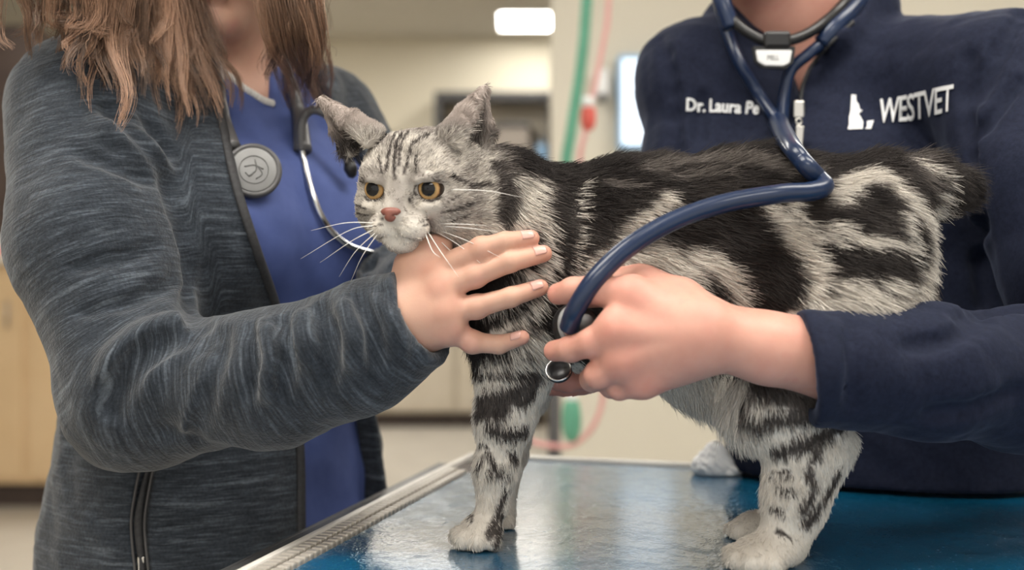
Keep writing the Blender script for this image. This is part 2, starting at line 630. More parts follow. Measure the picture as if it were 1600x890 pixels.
# small switch plate
t = thing('wall_dispenser', at(936, 140, 4.15), 'small pale dispenser on the beige partition wall', 'dispenser')
p, q = at(926, 110, 4.18), at(950, 155, 4.18)
box('cover', (p[0], 4.12, q[2]), (q[0], 4.2, p[2]), M_white, t, .015)
box('spout', (p[0] + .015, 4.10, q[2] - .02), (q[0] - .015, 4.14, q[2] + .01), M_darkgrey, t, .004)

# breathing hoses hanging from the ceiling
HD = 2.6
def hose(name, pix, r, mat, label, cat, ridged=False, d=HD):
    P = [W(x, y, d) for x, y in pix]
    n = 220 if ridged else 90
    S = spline(P, n)
    rad = np.full(n, r)
    if ridged: rad = r * (1 + .10 * np.sin(np.arange(n) * PI * .8))
    return tag(tube(name, S, rad, mat, None, 10), label, cat)
top_y = 400 - (CH - CZ) / HD * FPX
hose('breathing_hose', [(955, top_y), (935, -300), (917, 0), (908, 100), (893, 200), (884, 270), (884, 420), (888, 560), (893, 640)], .0125, M_green, 'green breathing hose hanging down behind the cat', 'hose', True)
hose('pink_hose', [(985, top_y), (965, -300), (951, 0), (944, 60), (930, 130), (916, 200), (906, 260), (915, 400), (940, 560), (942, 622), (925, 668), (895, 694), (862, 696), (828, 688), (800, 672)], .006, M_pink, 'thin pink hose looping low behind the cat', 'hose', d=2.62)
def bag(name, c, r, mat, label, cat):
    t = thing(name, c - np.array([0, 0, r[2]]), label, cat)
    n, m = 20, 14
    prof = [(max(r[0] * math.sin(PI * i / m) ** .7, .002), -r[2] * math.cos(PI * i / m)) for i in range(m + 1)]
    lathe('bag', prof, Matrix.Translation(Vector(map(float, c))), mat, t, n)
    lathe('neck_ring', [(.006, r[2] - .012), (.013, r[2] - .012), (.013, r[2] + .014), (.006, r[2] + .014)], Matrix.Translation(Vector(map(float, c))), M_white, t, 16)
bag('green_breathing_bag', W(893, 655, 2.56), (.021, .021, .048), M_green, 'green rubber bag hanging at the end of the hose', 'bag')
bag('red_breathing_bag', W(919, 183, 2.62), (.017, .017, .03), M_red, 'small red rubber bag beside the green hose', 'bag')
t = thing('stand_pole', (W(866, 600, 3.0)[0], 3.0, 0), 'dark upright pole on a wheeled base behind the cat', 'stand')
px = W(866, 600, 3.0)[0]
tube('pole', [(px, 3.0, .06), (px, 3.0, 1.02)], .016, M_darkgrey, t)
for k in range(5):
    a = k * 2 * PI / 5
    leg = tube('leg', [(px, 3.0, .075), (px + .22 * math.cos(a), 3.0 + .22 * math.sin(a), .05)], .014, M_darkgrey, t)
    lathe('caster', [(.0, -.012), (.022, -.012), (.025, 0), (.022, .012), (0, .012)], axis_frame((px + .22 * math.cos(a), 3.0 + .22 * math.sin(a), .026), (1, 0, 0), (0, 1, 0)), M_darkgrey, leg, 14)
lathe('hook_cap', [(0, 0), (.02, 0), (.02, .03), (0, .035)], Matrix.Translation((px, 3.0, 1.02)), M_darkgrey, t, 14)

# ------------------------------------------------------------------ examination table
TA = math.radians(16)
E1 = np.array([math.cos(TA), -math.sin(TA), 0]); E2 = np.array([math.sin(TA), math.cos(TA), 0])
TC = np.array([-.045, 1.311, 0])
TM = frame_matrix(TC, E1, E2, (0, 0, 1))
TL, TW = 1.30, .70


def T(x, y, z): return np.asarray(TC + E1 * x + E2 * y + np.array([0, 0, z]))


M_mat, nt, b = mat_base('blue_table_mat', (.0, .10, .20), .22, 0, .9)
tc = nd(nt, 'ShaderNodeTexCoord')
n1 = noise(nt, 3, 3, vec=tc.outputs['Object'])
nt.links.new(ramp(nt, n1, [(.3, (.002, .085, .18)), (.7, (.004, .11, .225))]), b.inputs['Base Color'])
mp = nd(nt, 'ShaderNodeMapping'); mp.inputs['Scale'].default_value = (1.25, .8, 1); mp.inputs['Rotation'].default_value = (0, 0, .3)
nt.links.new(tc.outputs['Object'], mp.inputs[0])
n2 = noise(nt, 44, 4, .6, vec=mp.outputs[0])
n3 = noise(nt, 14, 2, .5, vec=mp.outputs[0])
ad = nd(nt, 'ShaderNodeMath', operation='MULTIPLY_ADD'); ad.inputs[1].default_value = 2.0
nt.links.new(n3, ad.inputs[0]); nt.links.new(n2, ad.inputs[2])
bump(nt, b, ad.outputs[0], .55, .006)
n4 = noise(nt, 260, 2, .5, vec=tc.outputs['Object'])
nt.links.new(ramp(nt, n4, [(.35, (.13,) * 3), (.75, (.30,) * 3)]), b.inputs['Roughness'])
b.inputs['Coat Weight'].default_value = .8
b.inputs['Coat Roughness'].default_value = .16

t = thing('examination_table', T(TL / 2, -TW / 2, 0), 'steel examination table with a ribbed edge under the blue mat', 'table')
box('table_top', (0.004, -TW, TZ - .035), (TL, -.002, TZ - .003), M_steel_dull, t, .003, TM)
box('outer_flange', (-.034, -TW, TZ - .020), (.004, .0, TZ - .010), M_steel_dull, t, .003, TM)
box('flange_apron', (-.036, -TW, TZ - .06), (-.032, .0, TZ - .010), M_steel_dull, t, .001, TM)
box('side_lip', (0.0, -TW, TZ - .012), (.007, 0, TZ + .0035), M_lip, t, .002, TM)
box('back_lip', (0.007, -.013, TZ - .012), (TL, 0, TZ + .0035), M_lip, t, .002, TM)
box('channel_floor', (.007, -TW, TZ - .010), (.031, -.013, TZ - .004), M_darkwood, t, 0, TM)
box('channel_shade', (.008, -.095, TZ - .006), (.030, -.015, TZ - .002), M_darkwood, t, 0, TM)  # dark plate standing in for the shade in the recess at the channel end
me_r = None
for k in range(64):
    y = -.10 - k * .0092
    if me_r is None:
        bm = box_bm((.008, -.0034, TZ - .005), (.0185, .0034, TZ + .0030), .0012)
        o = bm_obj('rib', bm, M_rib, t); me_r = o.data
    else:
        o = bpy.data.objects.new('rib', me_r); link(o, t)
    o.matrix_basis = TM @ Matrix.Translation((0, y, 0))
me_r2 = None
for k in range(64):
    y = -.1046 - k * .0092
    if me_r2 is None:
        bm = box_bm((.0205, -.0033, TZ - .005), (.0295, .0033, TZ + .0026), .0014)
        o = bm_obj('rib', bm, M_rib, t); me_r2 = o.data
    else:
        o = bpy.data.objects.new('rib', me_r2); link(o, t)
    o.matrix_basis = TM @ Matrix.Translation((0, y, 0))
p = T(TL / 2, -TW / 2, 0)
lathe('column', [(0, .04), (.085, .04), (.085, .50), (.06, .52), (.06, TZ - .035), (0, TZ - .035)], Matrix.Translation(Vector(p)), M_steel, t, 28)
box('foot_plate', (TL / 2 - .38, -TW / 2 - .24, 0), (TL / 2 + .38, -TW / 2 + .24, .04), M_steel_dull, t, .012, TM)
mt = tag(box('table_mat', (.031, -TW + .004, TZ - .003), (TL - .01, -.014, TZ), M_mat, None, .0012, TM), 'glossy blue mat covering the examination table', 'mat')
# bunched white cloth at the back edge
cl = Clay()
c0 = W(1112, 722, 1.195); c0[2] = TZ
cl.add(ell(c0 + np.array([0, 0, .008], f32), (.020, .018, .014)), .01)
cl.add(ell(c0 + np.array([.004, .0, .020], f32), (.011, .013, .013)), .01)
cl.add(ell(c0 + np.array([.018, -.002, .004], f32), (.012, .014, .008)), .01)
base_cl = cl
def cloth_f(P): return np.maximum(base_cl(P) + .0012 * wob(P, 220, 3), TZ + .0005 - P[:, 2]).astype(f32)
tag(clay_obj('white_cloth', cloth_f, c0 - .045, c0 + .05, .0016, M_white, None), 'small bunched white cloth on the far edge of the blue mat', 'cloth')

# ------------------------------------------------------------------ the cat
cat_f = Clay()
c = cat_f
# trunk
c.chain([W(832, 368, .932), W(1000, 366, .925), W(1180, 352, .912), W(1325, 362, .900)], [.050, .051, .051, .052], .03)
c.chain([W(835, 455, .930), W(1000, 468, .922), W(1170, 470, .908), W(1300, 440, .898)], [.054, .054, .053, .055], .03)
# neck, chest, shoulders
c.chain([W(705, 305, .905), W(760, 330, .915), W(830, 380, .930)], [.036, .044, .052], .02)
c.add(ell(W(795, 455, .922), (.030, .046, .058)), .025)
c.add(ell(W(815, 455, .893), (.040, .028, .070)), .02)
c.add(ell(W(830, 440, .965), (.040, .026, .070)), .02)
# near front leg
c.chain([W(815, 530, .900), W(800, 590, .902), W(788, 650, .902), W(775, 730, .901), W(769, 790, .900)], [.032, .0245, .0195, .0135, .0120], .012)
PW = W(752, 828, .896)
c.add(ell(PW + (0.000, .000, .0), (.0155, .019, .0125)), .008)
for k, (dx, dy, dz) in enumerate([(-.0165, -.001, -.004), (-.0125, -.012, -.0045), (-.002, -.0165, -.0045), (.008, -.0145, -.004)]):
    c.add(ell(PW + np.array([dx, dy, dz], f32), (.0072, .0078, .0075)), .003)
# far front leg
c.chain([W(840, 530, .965), W(815, 600, .968), W(792, 700, .968), W(782, 790, .968)], [.028, .022, .014, .0115], .012)
PF = W(774, 806, .966)
c.add(ell(PF, (.0145, .018, .0115)), .008)
for dx, dy in [(-.013, 0), (-.008, -.011), (.002, -.014), (.010, -.011)]:
    c.add(ell(PF + np.array([dx, dy, -.004], f32), (.0062, .0070, .0066)), .003)
# haunch, near hind leg
c.add(ell(W(1318, 450, .868), (.054, .034, .072)), .03)
c.add(cap(W(1310, 520, .862), W(1225, 625, .855), .050, .036), .025)
c.chain([W(1228, 625, .855), W(1258, 700, .852), W(1240, 770, .847), W(1222, 830, .842)], [.037, .0265, .0185, .0150], .014)
c.chain([W(1278, 665, .855), W(1311, 692, .855), W(1262, 800, .846), W(1240, 850, .842)], [.016, .0095, .0095, .0100], .010)
PH = W(1197, 862, .838)
c.add(ell(PH, (.022, .021, .0125)), .010)
for dx, dy, dz in [(-.0215, .004, -.003), (-.0205, -.008, -.004), (-.012, -.0165, -.004), (.000, -.0185, -.004)]:
    c.add(ell(PH + np.array([dx, dy, dz], f32), (.0082, .0084, .0080)), .003)
# far hind leg
c.add(ell(W(1320, 460, .935), (.052, .034, .070)), .03)
c.chain([W(1290, 560, .945), W(1240, 640, .943), W(1272, 705, .940), W(1225, 790, .932)], [.044, .032, .019, .0135], .015)
PG = W(1188, 822, .926)
c.add(ell(PG, (.0195, .019, .0115)), .010)
for dx, dy in [(-.019, .003), (-.017, -.009), (-.008, -.0155), (.003, -.016)]:
    c.add(ell(PG + np.array([dx, dy, -.0035], f32), (.0075, .0078, .0075)), .003)
# belly fold
c.add(cap(W(1090, 575, .905), W(1190, 600, .89), .026, .030), .03)
# tail
c.chain([W(1385, 305, .905), W(1440, 294, .915), W(1492, 294, .935)], [.030, .019, .0135], .02)
# head
HC = W(660, 290, .890)
ya = math.radians(21); pt = math.radians(6); ro = math.radians(-1)
Fh = np.array([-math.sin(ya) * math.cos(pt), -math.cos(ya) * math.cos(pt), -math.sin(pt)])
Rh = np.array([math.cos(ya), -math.sin(ya), 0.0]); Uh = np.cross(Rh, Fh) * -1
if Uh[2] < 0: Uh = -Uh
Rh, Uh = Rh * math.cos(ro) + Uh * math.sin(ro), Uh * math.cos(ro) - Rh * math.sin(ro)
HAX = np.stack([Rh, Fh, Uh])


def H(r, f, u): return (HC + (Rh * r + Fh * f + Uh * u) * .001).astype(f32)


def hell(p, r, k): c.add(ell(H(*p), np.array(r) * .001, HAX), k)


hell((-2, -6, 8), (45, 42, 33), .012)
hell((0, 18, 12), (30, 20, 22), .015)
for s in (-1, 1):
    hell((s * 28 - 1, 8, -16), (18, 22, 20), .015)
    hell((s * 21, 30, 10), (13, 9, 6), .008)           # brow
    hell((s * 20, 30, -13), (13, 10, 7), .008)         # under the eye
    hell((s * 10, 42, -27), (13, 11, 10), .006)     # whisker pad
hell((0, 36, -39), (11.5, 10, 7), .008)
c.add(cap(H(0, 30, 8), H(0, 46, -14), .0090, .0080), .010)
hell((0, 49, -18), (8.0, 4.8, 5.2), .004)
EYE = {}
for s in (-1, 1):
    e = H(s * 21.2, 36, -.5)
    c.cut(ell(H(s * 21.2, 42, -.5), np.array((9.5, 12, 7.6)) * .001, HAX), .0025)
    EYE[s] = H(s * 21.0, 30.0, -.5)
c.groove([H(0, 54.5, -22), H(0, 53.5, -29), H(-6, 51, -34), H(-15, 44, -34)], .0012, .002)
c.groove([H(0, 53.5, -29), H(6, 51, -34), H(15, 44, -34)], .0012, .002)
for s in (-1, 1):      # heavy upper lids
    c.chain([H(s * 10.0, 37.2, 2.0), H(s * 16, 40.4, 5.6), H(s * 22.5, 40.2, 7.0), H(s * 30.5, 34.2, 5.2)], [.0015, .0020, .0022, .0016], .0025)
# ears: thin cupped shells
EARS = {1: (W(757, 140, .884), [(717, 226, .862), (700, 218, .862), (688, 210, .870), (692, 205, .884), (715, 208, .897), (742, 222, .900), (760, 238, .892)]),
        -1: (W(503, 157, .905), [(574, 226, .872), (586, 214, .872), (592, 204, .880), (586, 202, .895), (568, 210, .908), (552, 228, .912), (547, 240, .905)])}
for s, (tip, arc) in EARS.items():
    A_ = spline([W(*q) for q in arc], 15)
    for q in A_:
        mid = q * .5 + tip * .5 + (q - A_.mean(0)) * .16
        c.add(cap(q, mid, .0030, .0022), .0035); c.add(cap(mid, tip, .0022, .0013), .003)

CAT_LO = np.array([-.20, .80, .885]); CAT_HI = np.array([.40, 1.03, 1.27])


def cat_floor(P): return np.maximum(cat_f(P), TZ + .0008 - P[:, 2]).astype(f32)


CV, CF = surface(cat_floor, CAT_LO, CAT_HI, .0020)
CN = grad(cat_floor, CV, .0012)
CAT_S = Shell(CV, CF)

# ---- coat: strokes laid on the body (each a line on the skin with a width in metres)
MID0 = W(830, 400, .932); MID1 = W(1325, 380, .900)
mdir = MID1 - MID0; mdir[2] = 0; mdir /= np.linalg.norm(mdir)
mnor = np.array([-mdir[1], mdir[0], 0], f32)
if mnor[1] < 0: mnor = -mnor


def stroke(pix, w):
    S = spline([(x, y, 0) for x, y in pix], max(2, 5 * (len(pix) - 1)))[:, :2]
    return hit(CAT_S, S), w / 2150.0


LIGHT, DARK = (.56, .53, .49), (.020, .016, .015)
L_ST = [stroke(p, w) for p, w in [
    ([(826, 284), (818, 320), (806, 352), (796, 385)], 17), ([(812, 280), (800, 300)], 10), ([(840, 330), (846, 380), (838, 420)], 9),
    ([(900, 290), (895, 343), (884, 410), (873, 446)], 3.5),
    ([(1030, 312), (984, 348), (940, 390), (914, 420)], 11), ([(1000, 330), (960, 360)], 9),
    ([(965, 410), (1010, 398), (1046, 408), (1068, 436)], 19), ([(1075, 398), (1112, 412), (1136, 440), (1146, 470)], 15), ([(900, 425), (930, 428)], 9), ([(1000, 430), (1060, 450)], 14),
    ([(1192, 325), (1210, 345), (1232, 372), (1258, 402), (1268, 434), (1258, 467), (1245, 495)], 13), ([(1225, 320), (1240, 350), (1262, 372)], 9),
    ([(1272, 360), (1300, 352), (1330, 372), (1374, 377), (1416, 374)], 7), ([(1300, 380), (1290, 362)], 6),
    ([(1408, 305), (1434, 335), (1448, 381), (1440, 429), (1424, 480)], 20), ([(1400, 330), (1415, 390)], 9),
    ([(1275, 480), (1318, 452), (1360, 462), (1412, 490)], 16), ([(1330, 490), (1390, 500)], 22), ([(1300, 440), (1290, 470)], 9), ([(1370, 440), (1420, 450)], 9),
    ([(1298, 300), (1330, 278), (1372, 276), (1388, 290)], 18),
    ([(1410, 250), (1440, 262), (1470, 280)], 7), ([(1440, 330), (1480, 322), (1518, 312)], 15), ([(1450, 300), (1500, 300)], 5),
    ([(770, 350), (782, 372)], 10), ([(790, 290), (800, 272)], 5),
    ([(800, 440), (835, 425)], 10), ([(790, 500), (825, 470), (845, 440)], 9), ([(770, 520), (800, 500)], 10), ([(760, 470), (790, 455)], 10), ([(835, 520), (845, 560)], 16), ([(800, 540), (820, 520)], 10), ([(750, 560), (790, 562), (830, 560)], 11),
    ([(1050, 600), (1090, 640), (1110, 660)], 60), ([(1140, 620), (1150, 660)], 30)]]
M_ST = [stroke(p, w) for p, w in [([(1000, 262), (1080, 252), (1160, 252), (1250, 268)], 15), ([(1040, 275), (1130, 272)], 7), ([(930, 285), (990, 290)], 4), ([(1425, 262), (1460, 258), (1510, 280)], 22), ([(960, 420), (1010, 425)], 24)]]
D_ST = [stroke(p, w * (1.35 if p[0][1] > 570 else 1.0)) for p, w in [
    # front leg
    ([(738, 577), (778, 579), (828, 576)], 5), ([(752, 622), (788, 618), (830, 592)], 11), ([(748, 640), (780, 640)], 9), ([(836, 610), (815, 625)], 7),
    ([(764, 668), (797, 676), (821, 672)], 7), ([(748, 728), (754, 714), (768, 716), (778, 744)], 4), ([(795, 707), (806, 714)], 4), ([(762, 738), (784, 728)], 4), ([(786, 748), (796, 740)], 3),
    ([(739, 790), (736, 815)], 2.5), ([(790, 765), (780, 800), (766, 836)], 5), ([(752, 690), (762, 700)], 3), ([(786, 800), (776, 850)], 4),  # long stroke down the right edge paints the leg's shaded side
    # hind leg
    ([(1185, 598), (1232, 616), (1290, 632)], 13), ([(1165, 632), (1184, 650), (1236, 652), (1290, 636)], 9), ([(1214, 704), (1255, 690), (1291, 671), (1318, 655)], 9),
    ([(1262, 735), (1272, 760), (1256, 795)], 5), ([(1310, 735), (1288, 776), (1262, 815)], 7), ([(1204, 738), (1234, 737)], 3), ([(1212, 760), (1236, 764)], 3), ([(1205, 790), (1222, 800)], 2.5), ([(1280, 700), (1268, 720)], 4), ([(1215, 830), (1235, 840)], 2.5),
    # face
    ([(618, 206), (609, 235), (604, 266)], 2.6), ([(627, 210), (617, 238), (616, 278)], 2.8), ([(637, 207), (626, 228), (623, 258)], 2.2), ([(640, 234), (636, 255), (630, 270)], 2.2),
    ([(648, 246), (648, 272)], 1.3), ([(593, 246), (597, 272)], 1.3), ([(602, 216), (592, 226)], 5), ([(664, 216), (646, 226)], 4), ([(652, 205), (660, 195)], 3), ([(630, 200), (640, 190)], 3),
    ([(775, 262), (786, 300), (782, 335)], 12), ([(704, 277), (719, 282), (731, 292), (758, 290)], 3.6), ([(684, 332), (712, 327), (731, 318)], 2.2), ([(695, 318), (712, 308)], 1.8), ([(700, 345), (728, 336)], 1.8), ([(549, 286), (566, 285)], 1.8), ([(556, 320), (572, 326)], 1.5), ([(560, 332), (575, 336)], 1.3),
    ([(655, 346), (668, 341)], 1.0), ([(651, 353), (672, 350)], 1.0), ([(583, 345), (600, 341)], 1.0), ([(580, 353), (598, 350)], 1.0)]]
for s in (-1, 1):      # dark eye rims
    ring = [CAT_S.t.find_nearest(Vector(map(float, H(s * 21.2 + 10.0 * math.cos(a_), 38, -.5 + 8.0 * math.sin(a_)))))[0] for a_ in np.linspace(0, 2 * PI, 17)]
    D_ST.append((np.array(ring, f32), .0010))
    D_ST.append((np.array([H(s * 12.5, 39, -3), H(s * 9.5, 42, -8)], f32), .0009))
WH_ST = [stroke(p, w) for p, w in [([(590, 352), (612, 362)], 9), ([(632, 358), (660, 360)], 11), ([(606, 376), (632, 382)], 10), ([(570, 318), (590, 320)], 5), ([(655, 318), (680, 314)], 6), ([(668, 268), (690, 266)], 4)]]
G_ST = [stroke(p, w) for p, w in [([(616, 285), (622, 325)], 8), ([(700, 320), (740, 330)], 14), ([(560, 330), (570, 345)], 8), ([(640, 205), (690, 215)], 14), ([(590, 210), (600, 225)], 8), ([(730, 270), (745, 320)], 10)]]

for s in (-1, 1):      # greyer brows
    G_ST.append((np.array([H(s * 10, 39, 6), H(s * 16, 42, 9), H(s * 22.5, 42, 10.5), H(s * 31, 36, 8)], f32), .0040))


def seg_dist(P, S):
    best = np.full(len(P), 9.0, f32)
    ctr = S.mean(0); rad = np.linalg.norm(S - ctr, axis=1).max() + .05
    m = np.nonzero(np.einsum('ij,ij->i', P - ctr, P - ctr) < rad * rad)[0]
    if not len(m): return best
    Q = P[m]; b = best[m]
    for a, e in zip(S[:-1], S[1:]):
        ab = e - a; L = ab @ ab + 1e-12
        q = Q - a; t = np.clip(q @ ab / L, 0, 1)
        q = q - t[:, None] * ab
        b = np.minimum(b, np.sqrt(np.einsum('ij,ij->i', q, q)))
    best[m] = b
    return best


def sstep(a, b, x):
    t = np.clip((x - a) / (b - a), 0, 1)
    return t * t * (3 - 2 * t)


NOSE = H(0, 50, -16)


def head_w(P):
    q = (P - HC) @ HAX.T.astype(f32)
    far = np.sqrt((q[:, 0] / .064) ** 2 + ((q[:, 1] - .012) / .062) ** 2 + ((q[:, 2] - .004) / .070) ** 2)
    return sstep(1.12, .92, far)


def coat(P, N, jit=0.0):
    """Colour of the cat's coat at points P on its skin."""
    P = P.astype(f32)
    hw = head_w(P)
    s = np.maximum((P - MID0) @ mnor, 0) * (hw < .5)
    Q = P - 2 * s[:, None] * mnor                       # both flanks carry the same pattern
    nz = wob(Q, 160, 1) * .0022 + wob(Q, 420, 2) * .0016
    if jit: nz = nz + rng.normal(size=len(P)) * .0016 * jit
    z = Q[:, 2] - TZ
    # trunk dark, legs and belly pale
    leg = sstep(.142, .128, z + nz * 2)
    tone = np.where(leg > .5, .90, .0) + (wob(Q, 60, 5) * .5 + .5) ** 2 * .10 * (leg < .5)
    tone = tone * (1 - hw) + hw * (.71 + .09 * wob(P, 120, 8))
    crown = sstep(.022, .044, ((P - HC) @ Uh.astype(f32)) - .45 * ((P - HC) @ Fh.astype(f32)))
    tone = tone - hw * crown * .26

    def lay(tone, sts, val, soft, scl=1.0, amt=1.0):
        m = np.zeros(len(P), f32)
        for S, w in sts:
            d = seg_dist(Q, S) + nz * min(scl, w / .004)
            m = np.maximum(m, sstep(w * (1 + soft), w * (1 - soft * .6), d))
        return tone + (val - tone) * m * amt
    tone = lay(tone, M_ST, .30, .5)
    tone = lay(tone, L_ST, .84, .55)
    tone = lay(tone, G_ST, .50, .9, .3, .7)
    tone = lay(tone, WH_ST, .92, .8, .3, .85)
    tone = lay(tone, D_ST, .06, .45, .7, .93)
    if jit: tone = tone + rng.normal(size=len(P)) * (.07 + .06 * hw) * jit * (tone > .1)
    ear = sstep(.036, .048, (P - HC) @ Uh.astype(f32)) * (P[:, 0] < -.005)
    tone = tone + (.60 - tone) * ear
    t = np.clip(tone, 0, 1.15)[:, None]
    D = np.array(DARK); G = np.array((.19, .165, .150)); Lc = np.array((.82, .765, .685))
    lo = D + (G - D) * np.clip(t / .45, 0, 1); hi = G + (Lc - G) * np.clip((t - .45) / .55, 0, 1.2)
    out = np.where(t < .45, lo, hi)
    return out + (np.array((.37, .30, .27)) - out) * (ear * .6)[:, None]


M_cat, nt, b = mat_base('cat_coat_skin', (.5, .5, .5), .7, 0, .2)
a = nd(nt, 'ShaderNodeAttribute', attribute_name='tint'); nt.links.new(a.outputs['Color'], b.inputs['Base Color'])
bump(nt, b, noise(nt, 900, 2), .3, .0008)
M_fur = hair_mat('cat_fur', .6, .18)
M_whisk = mat_base('whisker', (.88, .86, .82), .3)[0]
M_nose = mat_noise('brick_pink_nose', (.21, .070, .050), (.28, .10, .075), 300, .42, bstr=.2, bscale=1500, bdist=.0004)
cat = thing('cat', W(950, 830, .91) * (1, 1, 0) + np.array([0, 0, TZ]), 'silver and black marbled tabby cat standing on the blue mat', 'cat')
cat_o = mesh_np('cat_body', CV, CF, M_cat, cat)
attr_c(cat_o.data, 'tint', coat(CV, CN))

# nose, eyes, whiskers
nz_o = Clay().add(ell(H(0, 52.6, -15.2), np.array((7.6, 3.6, 3.2)) * .001, HAX), .002).add(ell(H(0, 53.6, -19.4), np.array((3.6, 2.5, 2.9)) * .001, HAX), .005)
nz_o.cut(ell(H(4.4, 55.8, -18.0), np.array((1.7, 1.7, .9)) * .001, HAX), .001).cut(ell(H(-4.4, 55.8, -18.0), np.array((1.7, 1.7, .9)) * .001, HAX), .001)
clay_obj('nose', nz_o, H(0, 52, -16) - .015, H(0, 52, -16) + .015, .0005, M_nose, cat)

M_eye, nt, b = mat_base('cat_eye', (.5, .3, .05), .04, 0, .3)
at_ = nd(nt, 'ShaderNodeAttribute', attribute_name='rim')
nzv = noise(nt, 700, 3)
mx = nd(nt, 'ShaderNodeMath', operation='MULTIPLY_ADD'); mx.inputs[1].default_value = .10
nt.links.new(nzv, mx.inputs[0]); nt.links.new(at_.outputs['Fac'], mx.inputs[2])
nt.links.new(ramp(nt, mx.outputs[0], [(.0, (.004, .004, .005)), (.585, (.006, .006, .008)), (.63, (.34, .22, .09)), (.82, (.56, .34, .14)), (.97, (.30, .16, .06)), (1.0, (.03, .02, .015))]), b.inputs['Base Color'])
b.inputs['Coat Weight'].default_value = .15; b.inputs['Coat Roughness'].default_value = .02
for s in (-1, 1):
    n, m = 32, 20
    V, F, rim = [], [], []
    look = unit(Fh * .95 + Rh * (.10 * s) + np.array([.0, -.25, 0]))
    Mx = axis_frame(EYE[s], look, Rh)
    R_ = .0098
    for i in range(m + 1):
        th = PI * .60 * i / m
        for k in range(n):
            a_ = 2 * PI * k / n
            V.append(Mx @ Vector((R_ * math.sin(th) * math.cos(a_), R_ * math.sin(th) * math.sin(a_), R_ * math.cos(th))))
            rim.append(min(th / .98, 1.0) )
    for i in range(m):
        for k in range(n):
            F.append((i * n + k, (i + 1) * n + k, (i + 1) * n + (k + 1) % n, i * n + (k + 1) % n))
    F.append(tuple(range(n))); F.append(tuple(m * n + k for k in range(n))[::-1])
    eo = mesh_np('eye', V, F, M_eye, cat)
    attr_f(eo, 'rim', rim)
    eo['label'] = 'amber eye with a wide round pupil'
for s, pix in ((1, [[(668, 362), (690, 395), (716, 432)], [(672, 360), (708, 395), (748, 420)], [(675, 358), (720, 385), (772, 430)], [(676, 356), (730, 376), (782, 402)], [(664, 364), (676, 392), (688, 402)], [(676, 352), (730, 356), (778, 362)], [(700, 296), (760, 298), (815, 308)], [(677, 349), (720, 350), (760, 352)]]),
               (-1, [[(588, 352), (545, 360), (470, 404)], [(588, 356), (550, 376), (500, 410)], [(590, 360), (556, 392), (530, 432)], [(592, 362), (566, 400), (548, 440)], [(588, 348), (540, 348), (486, 360)]])):
    for q in pix:
        P0 = hit(CAT_S, [q[0]])[0]
        d0 = P0[1]
        if s == 1: P_ = [P0 + (0, .002, 0), W(*q[1], d0 - .016), W(*q[2], d0 - .020)]
        else: P_ = [P0 + (0, .002, 0), W(*q[1], d0 + .004), W(*q[2], d0 + .022)]
        tube('whisker', spline(P_, 12), np.linspace(.00042, .00010, 12), M_whisk, cat, 5)


def fur_dir(P, N):
    hw = head_w(P)[:, None]
    z = (P[:, 2] - TZ)[:, None]
    legs = sstep(.140, .115, z)
    trunk = np.array([.90, 0, -.34]) + np.array([0, 0, -.55]) * sstep(.23, .13, z)
    low = np.array([.15, 0, -1.0])
    D = trunk * (1 - legs) + low * legs
    chest = sstep(.035, -.02, P[:, :1]) * (1 - legs)
    D = D * (1 - chest) + np.array([.35, 0, -.9]) * chest
    q = P - NOSE
    q = q / (np.linalg.norm(q, axis=1)[:, None] + 1e-6)
    D = D * (1 - hw) + (q - .6 * Fh) * hw
    D = D - N * np.einsum('ij,ij->i', D, N)[:, None]
    return D / (np.linalg.norm(D, axis=1)[:, None] + 1e-6)


